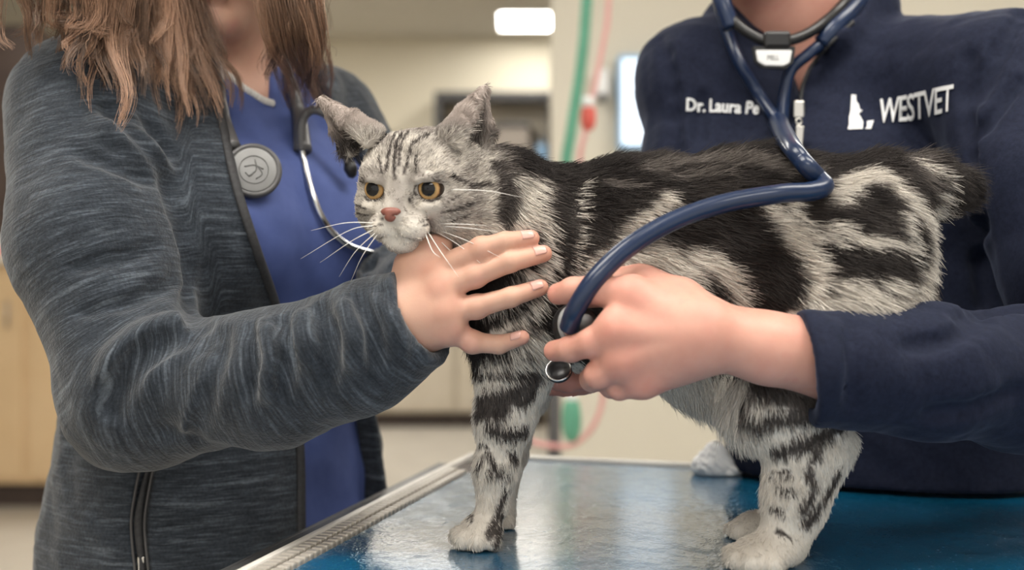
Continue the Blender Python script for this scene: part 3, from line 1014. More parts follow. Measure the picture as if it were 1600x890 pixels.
def grow_fur(n_want, block):
    """Strand roots, paths and colours over the cat; block = list of surfaces strands must not enter."""
    tri = np.vstack([CF[:, [0, 1, 2]], CF[:, [0, 2, 3]]])
    a, b_, c_ = CV[tri[:, 0]], CV[tri[:, 1]], CV[tri[:, 2]]
    area = np.linalg.norm(np.cross(b_ - a, c_ - a), axis=1) / 2
    ctr = (a + b_ + c_) / 3
    vis = np.einsum('ij,ij->i', CN[tri[:, 0]], (np.array([0, 0, CZ]) - ctr))
    wgt = area * (1 + 2.4 * head_w(ctr)) * np.where(vis > -.25, 1.0, .45) * np.where(((ctr - HC) @ Uh > .034) & (ctr[:, 0] < -.005), 2.2, 1.0)
    ti = rng.choice(len(tri), n_want, p=wgt / wgt.sum())
    u, v = rng.random(n_want), rng.random(n_want)
    fl = u + v > 1; u[fl], v[fl] = 1 - u[fl], 1 - v[fl]
    t = tri[ti]
    P = CV[t[:, 0]] * (1 - u - v)[:, None] + CV[t[:, 1]] * u[:, None] + CV[t[:, 2]] * v[:, None]
    N = CN[t[:, 0]]
    q = (P - HC) @ HAX.T
    hw = head_w(P)
    z = P[:, 2] - TZ
    # no strands on eyeballs, nose or ear rims
    keep = np.ones(len(P), bool)
    for s in (-1, 1):
        keep &= np.linalg.norm((P - H(s * 21.2, 36, -.5)) @ HAX.T / np.array([.0100, .02, .0082]), axis=1) > 1
    keep &= np.linalg.norm(P - H(0, 53, -17), axis=1) > .0075
    keep &= z > .002
    P, N, hw, z, q = P[keep], N[keep], hw[keep], z[keep], q[keep]
    ln = .0135 + .004 * rng.random(len(P))
    ln *= 1 - .52 * sstep(.155, .12, z)
    ln *= 1 - .45 * sstep(.06, .02, z)
    belly = sstep(.14, .11, z) * sstep(.07, .09, z) * sstep(.095, .13, P[:, 0]) * sstep(.178, .150, P[:, 0])
    ln += belly * .016
    rump = sstep(.27, .31, P[:, 0]) * sstep(.1, .12, z)
    ln += rump * .004
    face = np.clip(np.linalg.norm(P - NOSE, axis=1) / .065, .42, 1)
    ln = ln * (1 - hw) + hw * .0062 * face
    ear = sstep(.036, .046, q[:, 2]) * (np.abs(P[:, 0] - HC[0]) < .12) * (P[:, 0] < -.0)
    ln = ln * (1 - ear) + ear * .0048
    ln *= rng.uniform(.7, 1.2, len(P))
    D = fur_dir(P, N)
    cl = np.stack([wob(P, 300, 21), wob(P, 300, 22), wob(P, 300, 23)], 1) * .35 + rng.normal(size=P.shape) * .13
    lift = (.36 + .12 * rng.random(len(P)))[:, None]
    k = 5
    pts = np.empty((len(P), k, 3), f32)
    pts[:, 0] = P - N * .0006
    for i in range(1, k):
        tt = i / (k - 1)
        dd = D + cl * (.4 + .6 * tt) + N * lift * (1.25 - 1.1 * tt)
        dd /= np.linalg.norm(dd, axis=1)[:, None]
        pts[:, i] = pts[:, i - 1] + dd * (ln / (k - 1))[:, None]
    ok = np.ones(len(P), bool)
    for blk in block:
        ok &= (blk(pts[:, 2]) > .0012) & (blk(pts[:, 4]) > .0008)
    ok &= pts[:, 4, 2] > TZ + .0006
    P, pts, N = P[ok], pts[ok], N[ok]
    col = coat(P, N, 1.0)
    return pts, col


def ear_tufts():
    """Long pale hairs crossing the open ear from its front edge."""
    T_, C_ = [], []
    for s_, (tip, arc) in EARS.items():
        A_ = np.array([W(*q) for q in arc])
        for k in range(170):
            v = rng.random() * .55
            p = (A_[0] if rng.random() < .6 else A_[1]) * (1 - v) + tip * v
            e = A_[-1] * (1 - v - .15) + tip * (v + .15)
            g_ = p + (e - p) * rng.uniform(.35, .85) + np.array([0, -.004, .004]) + rng.normal(size=3) * .002
            T_.append(spline([p, p * .5 + g_ * .5 + np.array([0, -.0025, .002]), g_], 5)); C_.append(np.array((.62, .57, .52)) * rng.uniform(.75, 1.1))
    return np.array(T_, f32), np.array(C_)

# ------------------------------------------------------------------ people: materials
def mat_skin(name, c0, c1, c2):
    m, nt, b = mat_base(name, c0, .48, 0, .4)
    n1 = noise(nt, 38, 4)
    col = ramp(nt, n1, [(.32, c0), (.55, c1), (.75, c2)])
    fl = nd(nt, 'ShaderNodeAttribute', attribute_name='flush')
    mxf = nd(nt, 'ShaderNodeMix', data_type='RGBA')
    nt.links.new(fl.outputs['Fac'], mxf.inputs['Factor']); nt.links.new(col, mxf.inputs['A']); mxf.inputs['B'].default_value = (.60, .215, .165, 1)
    nt.links.new(mxf.outputs['Result'], b.inputs['Base Color'])
    b.inputs['Subsurface Weight'].default_value = .12
    b.inputs['Subsurface Radius'].default_value = (.008, .003, .0015)
    b.inputs['Subsurface Scale'].default_value = .6
    bump(nt, b, noise(nt, 900, 3, .6), .12, .0006)
    return m


M_skinL = mat_skin('fair_warm_skin', (.60, .345, .255), (.64, .385, .285), (.64, .34, .27))
M_skinR = mat_skin('fair_pink_skin', (.60, .295, .23), (.64, .335, .26), (.60, .265, .215))
M_nail = mat_base('fingernail', (.72, .42, .36), .22, 0, .5)[0]

M_heather, nt, b = mat_base('heather_fleece', (.06, .07, .08), .9, 0, .15)
ga = nd(nt, 'ShaderNodeAttribute', attribute_name='along')
tc = nd(nt, 'ShaderNodeTexCoord')


def streak(hi, lo, detail=2):
    vs = nd(nt, 'ShaderNodeVectorMath', operation='SCALE'); vs.inputs['Scale'].default_value = lo
    nt.links.new(tc.outputs['Object'], vs.inputs[0])
    wm = nd(nt, 'ShaderNodeMath', operation='MULTIPLY'); wm.inputs[1].default_value = hi
    nt.links.new(ga.outputs['Fac'], wm.inputs[0])
    return noise(nt, 1.0, detail, .6, vec=vs.outputs[0], dim='4D', w=wm.outputs[0])


s1, s2 = streak(520, 42), streak(190, 16, 3)
s3 = noise(nt, 420, 3, .6, vec=tc.outputs['Object'])
c1 = ramp(nt, s1, [(.30, (.015, .019, .026)), (.55, (.034, .042, .054)), (.78, (.088, .104, .128))])
c2 = ramp(nt, s2, [(.56, (0, 0, 0)), (.74, (1, 1, 1))])
mx = nd(nt, 'ShaderNodeMix', data_type='RGBA')
nt.links.new(c2, mx.inputs['Factor']); nt.links.new(c1, mx.inputs['A']); mx.inputs['B'].default_value = (.115, .135, .160, 1)
mx2 = nd(nt, 'ShaderNodeMix', data_type='RGBA', blend_type='MULTIPLY'); mx2.inputs['Factor'].default_value = .8
nt.links.new(mx.outputs['Result'], mx2.inputs['A'])
nt.links.new(ramp(nt, s3, [(.3, (.55,) * 3), (.7, (1.25,) * 3)]), mx2.inputs['B'])
nt.links.new(mx2.outputs['Result'], b.inputs['Base Color'])
b.inputs['Sheen Weight'].default_value = .25; b.inputs['Sheen Roughness'].default_value = .5
ad = nd(nt, 'ShaderNodeMath', operation='ADD'); nt.links.new(s1, ad.inputs[0]); nt.links.new(s3, ad.inputs[1])
bump(nt, b, ad.outputs[0], .55, .0016)

M_navy, nt, b = mat_base('navy_fleece', (.012, .016, .036), .85, 0, .2)
nt.links.new(ramp(nt, noise(nt, 260, 4, .6), [(.3, (.0062, .0085, .021)), (.7, (.0125, .0165, .037))]), b.inputs['Base Color'])
b.inputs['Sheen Weight'].default_value = .10; b.inputs['Sheen Roughness'].default_value = .4; b.inputs['Sheen Tint'].default_value = (.6, .7, 1, 1)
bump(nt, b, noise(nt, 500, 3), .25, .0008)
M_scrub = mat_noise('royal_blue_scrub', (.068, .098, .265), (.082, .116, .305), 60, .75, spec=.25, bstr=.2, bscale=700, bdist=.0005)
M_zip = mat_noise('charcoal_zip_tape', (.018, .018, .02), (.035, .035, .038), 300, .7)
M_lace = mat_noise('white_lace', (.72, .70, .66), (.80, .78, .74), 200, .8)
M_trous = mat_noise('navy_trousers', (.012, .015, .03), (.018, .022, .04), 60, .85)
M_shoe = mat_noise('black_shoe', (.015, .015, .015), (.03, .03, .03), 60, .5)
M_silver = mat_base('zip_metal', (.62, .60, .56), .25, 1)[0]
M_thread = mat_noise('white_thread', (.72, .73, .74), (.82, .83, .84), 900, .7, bstr=.3, bscale=2500, bdist=.0003)
M_hair = hair_mat('brown_hair', .38, .45)


def head_clay(c, C, fwd, up, scale=1.0):
    """A head about centre C: skull, jaw, nose, lips, brows, ears and a neck stub."""
    fwd, up = unit(fwd), unit(up); right = np.cross(fwd, up)
    AX = np.stack([right, fwd, up])
    def L(x, y, z): return (C + (right * x + fwd * y + up * z) * scale).astype(f32)
    c.add(ell(L(0, -.012, .035), np.array((.074, .092, .085)) * scale, AX), .02)
    c.add(ell(L(0, .022, -.022), np.array((.062, .066, .082)) * scale, AX), .03)
    c.add(ell(L(0, .058, -.092), np.array((.026, .022, .018)) * scale, AX), .03)
    c.add(cap(L(0, .082, .012), L(0, .100, -.028), .008 * scale, .011 * scale), .012)
    for s in (-1, 1):
        c.add(ell(L(s * .012, .090, -.031), np.array((.009, .010, .008)) * scale, AX), .006)
        c.add(ell(L(s * .032, .066, -.018), np.array((.022, .018, .018)) * scale, AX), .02)
        c.cut(ell(L(s * .031, .092, .006), np.array((.016, .014, .010)) * scale, AX), .012)
        c.add(ell(L(s * .031, .070, .005), np.array((.0135,) * 3) * scale, AX), .003)
        c.add(cap(L(s * .014, .083, .022), L(s * .046, .068, .022), .006 * scale, .005 * scale), .01)
        c.add(ell(L(s * .076, -.008, -.005), np.array((.007, .018, .031)) * scale, AX), .006)
    c.add(ell(L(0, .086, -.056), np.array((.024, .010, .006)) * scale, AX), .004)
    c.add(ell(L(0, .083, -.067), np.array((.020, .010, .007)) * scale, AX), .004)
    return L


def flush(o, spots):
    """Redder skin over the knuckles and fingertips."""
    n = len(o.data.vertices); V = np.empty(n * 3, f32); o.data.vertices.foreach_get('co', V); V = V.reshape(-1, 3)
    w = np.zeros(n, f32)
    for p, r, a in spots:
        w = np.maximum(w, a * np.exp(-((V - p) ** 2).sum(1) / (r * r)))
    attr_f(o, 'flush', w)


def hand_nail(p0, p1, r, view, parent):
    """A fingernail on the outer side of a fingertip (p0 -> p1 is the last bone)."""
    ax = unit(p1 - p0); vz = np.asarray(view, float); vz = unit(vz - ax * (vz @ ax)); sx = np.cross(ax, vz)
    ctr = p1 - ax * r * .50 + vz * r * .84
    M = frame_matrix(ctr, sx, ax, vz)
    V, F = [], []
    n, m = 9, 9
    for i in range(m):
        for j in range(n):
            u, v = (j / (n - 1) - .5) * 2, (i / (m - 1) - .5) * 2
            w_ = math.sqrt(max(0, 1 - max(0, v) ** 4 * .75)) * .64 * r
            x = u * w_; y = v * r * .78
            V.append(M @ Vector((x, y, .30 * r - .34 * r * u * u * (w_ / r) ** 2 * 1.6 - .16 * r * max(0, v) ** 2)))
    for i in range(m - 1):
        for j in range(n - 1):
            F.append((i * n + j, i * n + j + 1, (i + 1) * n + j + 1, (i + 1) * n + j))
    o = mesh_np('fingernail', V, F, M_nail, parent)
    sd = o.modifiers.new('thickness', 'SOLIDIFY'); sd.thickness = .0007; sd.offset = -1
    return o


def cat_front(px, py, gap):
    """Point at pixel, gap metres in front of the cat's side."""
    p = hit(CAT_S, [(px, py)])[0]
    return W(px, py, p[1] - gap)


def polyline_s(P, pts):
    """Arc length along pts of the nearest point, softened at the joints, and the distance."""
    best = np.full(len(P), 9.0); wsum = np.zeros(len(P)); ssum = np.zeros(len(P)); s0 = 0
    for a, e in zip(pts[:-1], pts[1:]):
        ab = e - a; L = np.linalg.norm(ab)
        t = (P - a) @ ab / (L * L)
        q = P - a - np.clip(t, 0, 1)[:, None] * ab
        d = np.linalg.norm(q, axis=1)
        w = np.exp(-d / .006)
        wsum += w; ssum += w * (s0 + np.clip(t, -.15, 1.15) * L); best = np.minimum(best, d); s0 += L
    return ssum / (wsum + 1e-30), best


# ================================================================== the woman in the grey jacket
LC = np.array([-.276, 1.165, 0]); LR = np.array([.587, .81, 0]); LR /= np.linalg.norm(LR); LF = np.array([LR[1], -LR[0], 0])
personL = thing('person', (LC[0], LC[1], 0), 'person in a grey heathered fleece jacket over a blue scrub top, holding the cat', 'person')
SHR, ELR, WRR = W(112, 150, 1.03), W(222, 606, .945), W(640, 500, .862)
SHL, ELL_, WRL = W(535, 165, 1.27), W(590, 470, 1.22), W(720, 445, 1.0)
LV = [(.74, .165, .125, 0, 0), (.86, .155, .115, 0, 0), (1.00, .130, .098, 0, 0), (1.12, .138, .108, 0, .004), (1.20, .142, .100, 0, 0), (1.27, .125, .072, 0, -.008), (1.315, .060, .050, 0, -.015)]
scrubL = Clay().add(loft(LC, LR, LF, LV), .02)
for s in (-1, 1):
    b0 = LC + LR * (.062 * s) + LF * .072 + np.array([0, 0, 1.135])
    scrubL.add(ell(b0, (.062, .062, .060)), .05)


def scrub_fold(P):
    q = (P - LC) @ LR
    return scrubL(P) - .0022 * np.sin(P[:, 2] * 70 + q * 55 + 1.5 * wob(P, 14, 31)) * wob(P, 16, 32)


SCRUB_S = Shell(*surface(scrubL, (-.52, .95, .70), (-.02, 1.42, 1.34), .008, fix=0))
# neck opening of the scrub top: V down to photo pixel (428, 158)
vpt = hit(SCRUB_S, [(428, 160)])[0]
neckC = LC + LF * .012 + np.array([0, 0, 1.33])
vl = hit(SCRUB_S, [(398, 148), (372, 132), (345, 112), (318, 80)]); vr = hit(SCRUB_S, [(440, 130), (447, 100), (452, 70), (455, 40)])
VLZ = np.array(sorted([(p[2], (p - LC) @ LR) for p in [vpt, *vl]])); xv = float((vpt - LC) @ LR); VRZ = np.array([(vpt[2], xv), (vpt[2] + .02, xv + .008), (vpt[2] + .14, xv + .030)])


def scrub_final(P):
    q = P - LC; x, y, z = q @ LR, q @ LF, P[:, 2]
    op = np.maximum(np.maximum(np.interp(z, VLZ[:, 0], VLZ[:, 1]) - x, x - np.interp(z, VRZ[:, 0], VRZ[:, 1])), np.maximum(vpt[2] - z, -y))
    return np.maximum(scrub_fold(P), -op).astype(f32)


o = clay_obj('scrub_top', scrub_final, (-.52, .95, .70), (-.02, 1.42, 1.34), .0045, M_scrub, personL)
o['label'] = 'royal blue scrub top with a V neck'

# body: head, neck, chest, both hands (one mesh; the hands finely meshed)
headL = W(348, -128, 1.125)
bodyL = Clay()
Lh = head_clay(bodyL, headL.astype(float), (.14, -.95, -.22), (.06, -.10, 1.0))
bodyL.add(cap(LC + LF * -.015 + np.array([0, 0, 1.27]), headL + np.array([-.01, .01, -.06]), .056, .050), .03)
lv_in = [(z, a - .008, b_ - .008, x, y) for z, a, b_, x, y in LV]
bodyL.add(loft(LC, LR, LF, lv_in), .03)
for s in (-1, 1):
    bodyL.add(ell(LC + LR * (.062 * s) + LF * .066 + np.array([0, 0, 1.135]), (.056, .056, .054)), .05)
bodyL.chain([LC + LF * -.02 + np.array([0, 0, 1.285]), SHR + (0.03, .03, -.015), W(155, 380, .99), ELR, ELR * .35 + WRR * .65], [.045, .042, .036, .032, .022], .03)
bodyL.chain([LC + LF * -.02 + np.array([0, 0, 1.285]), SHL + (-.02, 0, -.01), ELL_, ELL_ * .35 + WRL * .65], [.045, .042, .030, .020], .03)
V1, F1 = surface(bodyL, (-.52, .84, .70), (.02, 1.44, 1.56), .0055)

BODYL_S = Shell(V1, F1)
handL = Clay()
fing = {}
fing['index'] = [W(672, 428, .868), cat_front(752, 389, .013), cat_front(790, 378, .010), cat_front(830, 372, .007)]
fing['middle'] = [W(688, 450, .860), cat_front(742, 430, .016), cat_front(796, 409, .012), cat_front(849, 396, .007)]
fing['ring'] = [W(696, 486, .858), cat_front(745, 479, .017), cat_front(798, 464, .013), cat_front(844, 449, .007)]
fing['little'] = [W(700, 512, .862), W(738, 534, .862), W(780, 538, .864), cat_front(816, 527, .008)]
FR = {'index': (.0100, .0082, .0072, .0060), 'middle': (.0108, .0084, .0074, .0062), 'ring': (.0105, .0080, .0070, .0060), 'little': (.0098, .0076, .0066, .0052)}
wr = W(640, 497, .872)
handL.chain([W(560, 520, .885), W(610, 505, .878), wr], [.027, .026, .0255], .02)
for n_, tgt in fing.items():
    handL.add(cap(wr + (tgt[0] - wr) * .2, tgt[0], .0175, FR[n_][0] + .0025), .014)
handL.add(ell(W(672, 470, .875), (.024, .014, .026)), .015)
for n_, tgt in fing.items():
    handL.chain(tgt, FR[n_], .0026)
    handL.add(ell(tgt[0] + np.array([0, -.0035, 0], f32), (.0085, .0085, .0085)), .008)      # knuckle
    handL.add(ell(tgt[1], (FR[n_][1] * 1.06,) * 3), .003)
thumb = [W(648, 455, .876), W(648, 415, .872), W(662, 392, .872), W(690, 382, .876)]
handL.chain(thumb, [.0150, .0125, .0098, .0080], .010)
V2, F2 = surface(handL, W(545, 585, .90) - (0, .06, .01), W(880, 345, .84) + (0, .08, .01), .0014)
# far hand on the other side of the cat's neck is under the cat's fur: short cupped hand
handL2 = Clay()
w2 = WRL
handL2.chain([ELL_ * .25 + w2 * .75, w2], [.026, .025], .02)
for k in range(4):
    b0 = w2 + np.array([.035, -.004 + .002 * k, .018 - .016 * k], f32)
    handL2.add(cap(w2, b0, .018, .012), .012)
    handL2.chain([b0, b0 + np.array([.026, -.002, -.001], f32), b0 + np.array([.044, -.010, -.003], f32), b0 + np.array([.055, -.020, -.004], f32)], [.0098, .0085, .0075, .0062], .004)
handL2.chain([w2 + np.array([.005, -.004, .016], f32), w2 + np.array([.020, -.018, .034], f32), w2 + np.array([.036, -.024, .042], f32)], [.013, .010, .008], .008)
V3, F3 = surface(handL2, w2 - .09, w2 + .12, .003)
body_o = mesh_np('body', np.vstack([V1, V2, V3]), np.vstack([F1, F2 + len(V1), F3 + len(V1) + len(V2)]), M_skinL, personL)
flush(body_o, [(f_[0] + np.array([0, -.008, 0]), .011, .42) for f_ in fing.values()] + [(f_[1], .010, .25) for f_ in fing.values()] + [(f_[3], .010, .42) for f_ in fing.values()])
body_o['label'] = 'fair warm skin of face, neck and hands'
for n_ in fing:
    hand_nail(fing[n_][2], fing[n_][3], FR[n_][3], (.12, -.80, .60), body_o)
# jacket: torso and sleeves, opened at the front
jk0 = Clay()
lv_j = [(z, a + .020, b_ + .020, x, y) for z, a, b_, x, y in LV[:-1]]
lv_j = [(.70, .192, .150, 0, 0)] + lv_j[0:]
lv_j[-1] = (1.275, .140, .088, 0, -.008)
lv_j.append((1.315, .080, .070, 0, -.012))
jk0.add(loft(LC, LR, LF, lv_j), .02)
for s in (-1, 1):
    jk0.add(ell(LC + LR * (.070 * s) + LF * .080 + np.array([0, 0, 1.135]), (.064, .064, .064)), .05)
ARM_R = [SHR + (.012, .01, -.012), W(150, 380, .985), ELR, W(430, 590, .905), W(560, 545, .884), W(640, 503, .870)]
ARM_RR = [.068, .066, .056, .047, .044, .0375]
jk0.chain(ARM_R, ARM_RR, .022)
jk0.add(cap(ELR, W(208, 626, .945), .046, .044), .03)
ARM_L = [SHL + (-.02, .0, -.02), W(575, 330, 1.26), ELL_, W(660, 465, 1.10), W(695, 452, 1.03)]
jk0.chain(ARM_L, [.062, .056, .048, .042, .036], .022)
# collar standing at the neck
jk0.chain([LC + LR * a_ + LF * b_ + np.array([0, 0, z_]) for a_, b_, z_ in ((-.085, .045, 1.285), (-.09, -.02, 1.315), (-.05, -.075, 1.33), (.05, -.075, 1.33), (.09, -.02, 1.315), (.085, .045, 1.285))], [.016] * 6, .02)
# opening: edge of the near panel taken along the zip line seen in the photo
zip_pix = [(318, 80), (340, 150), (352, 200), (372, 290), (404, 390), (438, 490), (462, 600), (472, 700), (474, 800), (474, 900)]
JK0_S = Shell(*surface(jk0, (-.55, .82, .72), (.03, 1.46, 1.37), .007))
jkT = Clay(); jkT.ops = jk0.ops[:3]
TORSO_S = Shell(*surface(jkT, (-.55, .82, .72), (.03, 1.46, 1.37), .007))
zp = hit(TORSO_S, zip_pix)
ze = np.array(sorted(((p[2], (p - LC) @ LR) for p in zp)))
ze = np.vstack([[.60, ze[0, 1]], ze, [1.45, ze[-1, 1]]])


def opening(P):
    q = P - LC
    x, y, z = q @ LR, q @ LF, P[:, 2]
    xl = np.interp(z, ze[:, 0], ze[:, 1])
    xr = np.interp(z, [.7, .9, 1.05, 1.2, 1.3, 1.4], [.118, .112, .105, .085, .06, .05])
    return np.maximum(np.maximum(xl - x, x - xr), -y + .02).astype(f32)


GR_pix = [([(300, 470), (312, 516), (272, 528), (222, 550), (185, 592), (172, 640)], .0085), ([(322, 520), (285, 548), (250, 592), (240, 640)], .0080), ([(330, 524), (300, 570), (275, 620), (262, 680)], .0070),
          ([(352, 522), (335, 570), (318, 630), (305, 690)], .0050), ([(392, 512), (396, 560), (390, 620)], .0022), ([(440, 500), (450, 550), (446, 610)], .0036), ([(500, 482), (515, 530), (512, 600)], .0032), ([(560, 462), (585, 510), (590, 570)], .0026), ([(600, 452), (640, 500), (655, 560)], .0022),
          ([(168, 168), (210, 205), (258, 262), (272, 300)], .0050), ([(120, 236), (180, 262), (240, 282)], .0030), ([(225, 180), (262, 240)], .0032),
          ([(262, 290), (285, 350), (298, 420), (305, 480)], .0065), ([(240, 385), (180, 405), (110, 420)], .0022), ([(270, 440), (200, 470), (120, 490)], .0024)]
RG_pix = [([(320, 505), (262, 516), (210, 540), (168, 590)], .0085), ([(318, 535), (268, 575), (245, 630)], .0080), ([(330, 550), (302, 610), (285, 660)], .0075), ([(420, 510), (425, 560), (420, 610)], .0045), ([(470, 495), (482, 550)], .004), ([(150, 195), (205, 225), (252, 268)], .006), ([(535, 470), (552, 520), (550, 570)], .0045)]
jkA = Clay()
jkA.ops = list(jk0.ops)
for pix, r in RG_pix:
    S = hit(JK0_S, spline([(x, y, 0) for x, y in pix], 8)[:, :2]); jkA.chain(S + np.array([0, r * .35, 0], f32), [r * .5] + [r] * 6 + [r * .5], .014)
JKR_S = Shell(*surface(jkA, (-.55, .82, .72), (.03, 1.46, 1.37), .006))
for pix, r in GR_pix:
    S = hit(JKR_S, spline([(x, y, 0) for x, y in pix], 9)[:, :2]); jkA.groove(S + np.array([0, -r * .15, 0], f32), r, .009)
# pocket slit
pk_pix = [(232, 722), (222, 770), (216, 820), (222, 890), (226, 930)]
PK = hit(TORSO_S, pk_pix)
jkA.groove(PK, .006, .004)


arm_test = Clay().chain(ARM_R, [r + .004 for r in ARM_RR], .02).chain(ARM_L, [.066, .060, .052, .046, .040], .02)


def jacketL(P):
    d = jkA(P)
    # cloth wobble
    d = d - .0016 * wob(P, 34, 41) - .0008 * wob(P, 90, 42)
    op = opening(P)
    op = np.where(arm_test(P) < .004, 1.0, op)
    d = -sm(-d, op, .006)
    # open cuffs
    for a_, b_ in ((ARM_R[-2], ARM_R[-1]), (ARM_L[-2], ARM_L[-1])):
        ax = (b_ - a_) / np.linalg.norm(b_ - a_)
        q = P - b_
        near = np.einsum('ij,ij->i', q, q) < .07 ** 2
        h_ = q @ ax
        rr = np.linalg.norm(q - h_[:, None] * ax, axis=1)
        d = np.where(near, np.maximum(d, h_ - .010), d)
        d = np.where(near, np.maximum(d, -np.maximum(rr - .0275, -h_ - .012)), d)
    return np.maximum(d, .735 - P[:, 2]).astype(f32)


VJ, FJ = surface(jacketL, (-.55, .82, .72), (.03, 1.46, 1.37), .0036)
JK_S = Shell(VJ, FJ)
jo = mesh_np('jacket', VJ, FJ, M_heather, personL)
jo['label'] = 'open charcoal heathered fleece jacket'
sR, dR = polyline_s(VJ, ARM_R); sL, dL = polyline_s(VJ, ARM_L)
wR = sstep(.086, .076, dR); wL = sstep(.078, .070, dL)
tors = loft(LC, LR, LF, lv_j)(VJ[:, 0], VJ[:, 1], VJ[:, 2])
wR = wR * sstep(-.030, -.004, tors + .0 * wR) ; wL = wL * sstep(-.03, -.004, tors)
al = VJ[:, 2] * (1 - wR) + (1.3 - sR) * wR
al = al * (1 - wL) + (2.0 - sL) * wL
attr_f(jo, 'along', al)
# zip tape along the near edge, pocket zip
ZP = hit(TORSO_S, [(x - 4, y) for x, y in zip_pix[1:]])
ZS = spline(ZP + np.array([.001, -.0015, 0]), 60)
zt = tube('zip_tape', ZS, .0042, M_zip, jo, 8, .55)
pk = spline(PK + np.array([.0, .004, 0]), 30)
po = tube('pocket_lining', pk, np.interp(np.linspace(0, 1, 30), [0, .5, 1], [.003, .0075, .004]), M_zip, jo, 8, .6)
for sgn in (-1, 1):
    tube('pocket_zip', spline(PK + np.array([.0055 * sgn, -.001, 0]), 24), .0012, M_darkgrey, jo, 6)
pz = hit(JK_S, [(223, 878)])[0]
zs = box('zip_pull', pz + (-.003, -.006, -.010), pz + (.003, -.001, .006), M_silver, jo, .0012)
box('zip_tab', pz + (-.002, -.007, -.030), pz + (.002, -.0045, -.010), M_silver, zs, .0008)
# seam on the jacket flank and lace under the neckline
lace = hit(SCRUB_S, [(352, 118), (366, 128), (380, 140), (396, 150), (412, 160), (426, 165)])
for i, p in enumerate(spline(lace, 17)):
    sc_ = Clay().add(ell(p + np.array([0, -.001, .002]), (.0026, .0024, .0036)), .001)
    clay_obj('lace_scallop', sc_, p - .007, p + .008, .0009, M_lace, personL)

# trousers and shoes
def legs(person, C, R, F, hip, name_mat):
    for s in (-1, 1):
        hp = C + R * (.085 * s) + np.array([0, 0, hip]); kn = C + R * (.09 * s) + F * .02 + np.array([0, 0, .47]); an = C + R * (.09 * s) - F * .01 + np.array([0, 0, .10])
        cl_ = Clay().chain([hp, kn, an], [.092, .066, .058], .03)
        def f_(P, cl_=cl_): return np.maximum(cl_(P) - .003 * wob(P, 25, 51), .055 - P[:, 2]).astype(f32)
        lo = np.minimum(np.minimum(hp, kn), an) - .12; hi = np.maximum(np.maximum(hp, kn), an) + .12; lo[2] = .04
        clay_obj('trouser_leg', f_, lo, hi, .012, name_mat, person)
        sh = Clay().add(cap(an * (1, 1, 0) + np.array([0, 0, .045]), an * (1, 1, 0) + F * .15 + np.array([0, 0, .034]), .045, .036), .02).add(cap(an * (1, 1, 0) + np.array([0, 0, .05]), an * (1, 1, 0) + np.array([0, 0, .09]), .042, .040), .02)
        def g_(P, sh=sh): return np.maximum(sh(P), .002 - P[:, 2]).astype(f32)
        q = an * (1, 1, 0)
        clay_obj('shoe', g_, q - .25 + np.array([0, 0, .24]), q + .25 * np.array([1, 1, .6]), .010, M_shoe, person)
legs(personL, LC - LF * .01, LR, LF, .80, M_scrub)

# ================================================================== the woman in the navy pullover
RR = np.array([.293, -.13, 0]); RR /= np.linalg.norm(RR); RF = np.array([RR[1], -RR[0], 0])
RC = np.array([.300, 1.255, 0])
personR = thing('person', (RC[0], RC[1] + .1, 0), 'person in a navy quarter-zip pullover listening to the cat with a stethoscope', 'person')
SHR2, SHL2 = W(1086, 110, 1.25), W(1575, 105, 1.10)
ELR2, WRR2 = W(1070, 420, 1.17), W(985, 545, 1.02)
ELL2 = W(1735, 600, .94)
lvR = [(.70, .150, .105, 0, -.10), (.84, .150, .110, .06, -.05), (.90, .155, .115, .085, .028), (1.02, .155, .120, .085, .020), (1.14, .165, .122, .048, .005), (1.22, .155, .112, .005, 0), (1.30, .135, .085, 0, -.008), (1.345, .075, .060, 0, -.012)]
pv0 = Clay().add(loft(RC, RR, RF, lvR), .02)
for s in (-1, 1):
    pv0.add(ell(RC + RR * (.066 * s) + RF * .072 + np.array([0, 0, 1.165]), (.066, .060, .066)), .05)
ARM2_L = [SHL2 + (-.01, 0, -.02), W(1625, 300, 1.02), ELL2, W(1600, 592, .888), W(1450, 581, .842), W(1272, 572, .812)]
ARM2_LR = [.062, .056, .054, .050, .0435, .0390]
pv0.chain(ARM2_L, ARM2_LR, .02)
ARM2_R = [SHR2 + (.015, 0, -.02), W(1092, 260, 1.22), ELR2, W(1030, 490, 1.09), W(1008, 520, 1.05)]
pv0.chain(ARM2_R, [.064, .055, .048, .042, .036], .02)
for sh_ in (SHR2, SHL2):
    pv0.add(cap(sh_ + (0, 0, -.012), RC + RF * -.01 + np.array([0, 0, 1.315]), .060, .045), .03)
# standing collar, both flaps
nk = RC + RF * .01 + np.array([0, 0, 1.36])
COLP = [(-.052, .075, 1.335), (-.072, .030, 1.362), (-.066, -.03, 1.385), (0, -.065, 1.395), (.066, -.03, 1.385), (.078, .030, 1.362), (.048, .080, 1.325)]
pv0.chain([RC + RR * a_ + RF * b_ + np.array([0, 0, z_]) for a_, b_, z_ in COLP], [.013, .015, .017, .018, .017, .016, .014], .02)
# the V of the open zip: bottom at photo pixel (1246, 158)
PV0_S = Shell(*surface(pv0, (.02, .76, .73), (.56, 1.50, 1.42), .007))
vb = hit(PV0_S, [(1246, 160)])[0]
vl = hit(PV0_S, [(1240, 140), (1232, 110), (1212, 70), (1196, 30), (1180, -10)]); vr = hit(PV0_S, [(1253, 130), (1262, 104), (1284, 74), (1312, 46), (1345, 16)])
VLR = np.array(sorted([(p[2], (p - RC) @ RR) for p in [vb, *vl]])); VRR = np.array(sorted([(p[2], (p - RC) @ RR) for p in [vb, *vr]]))


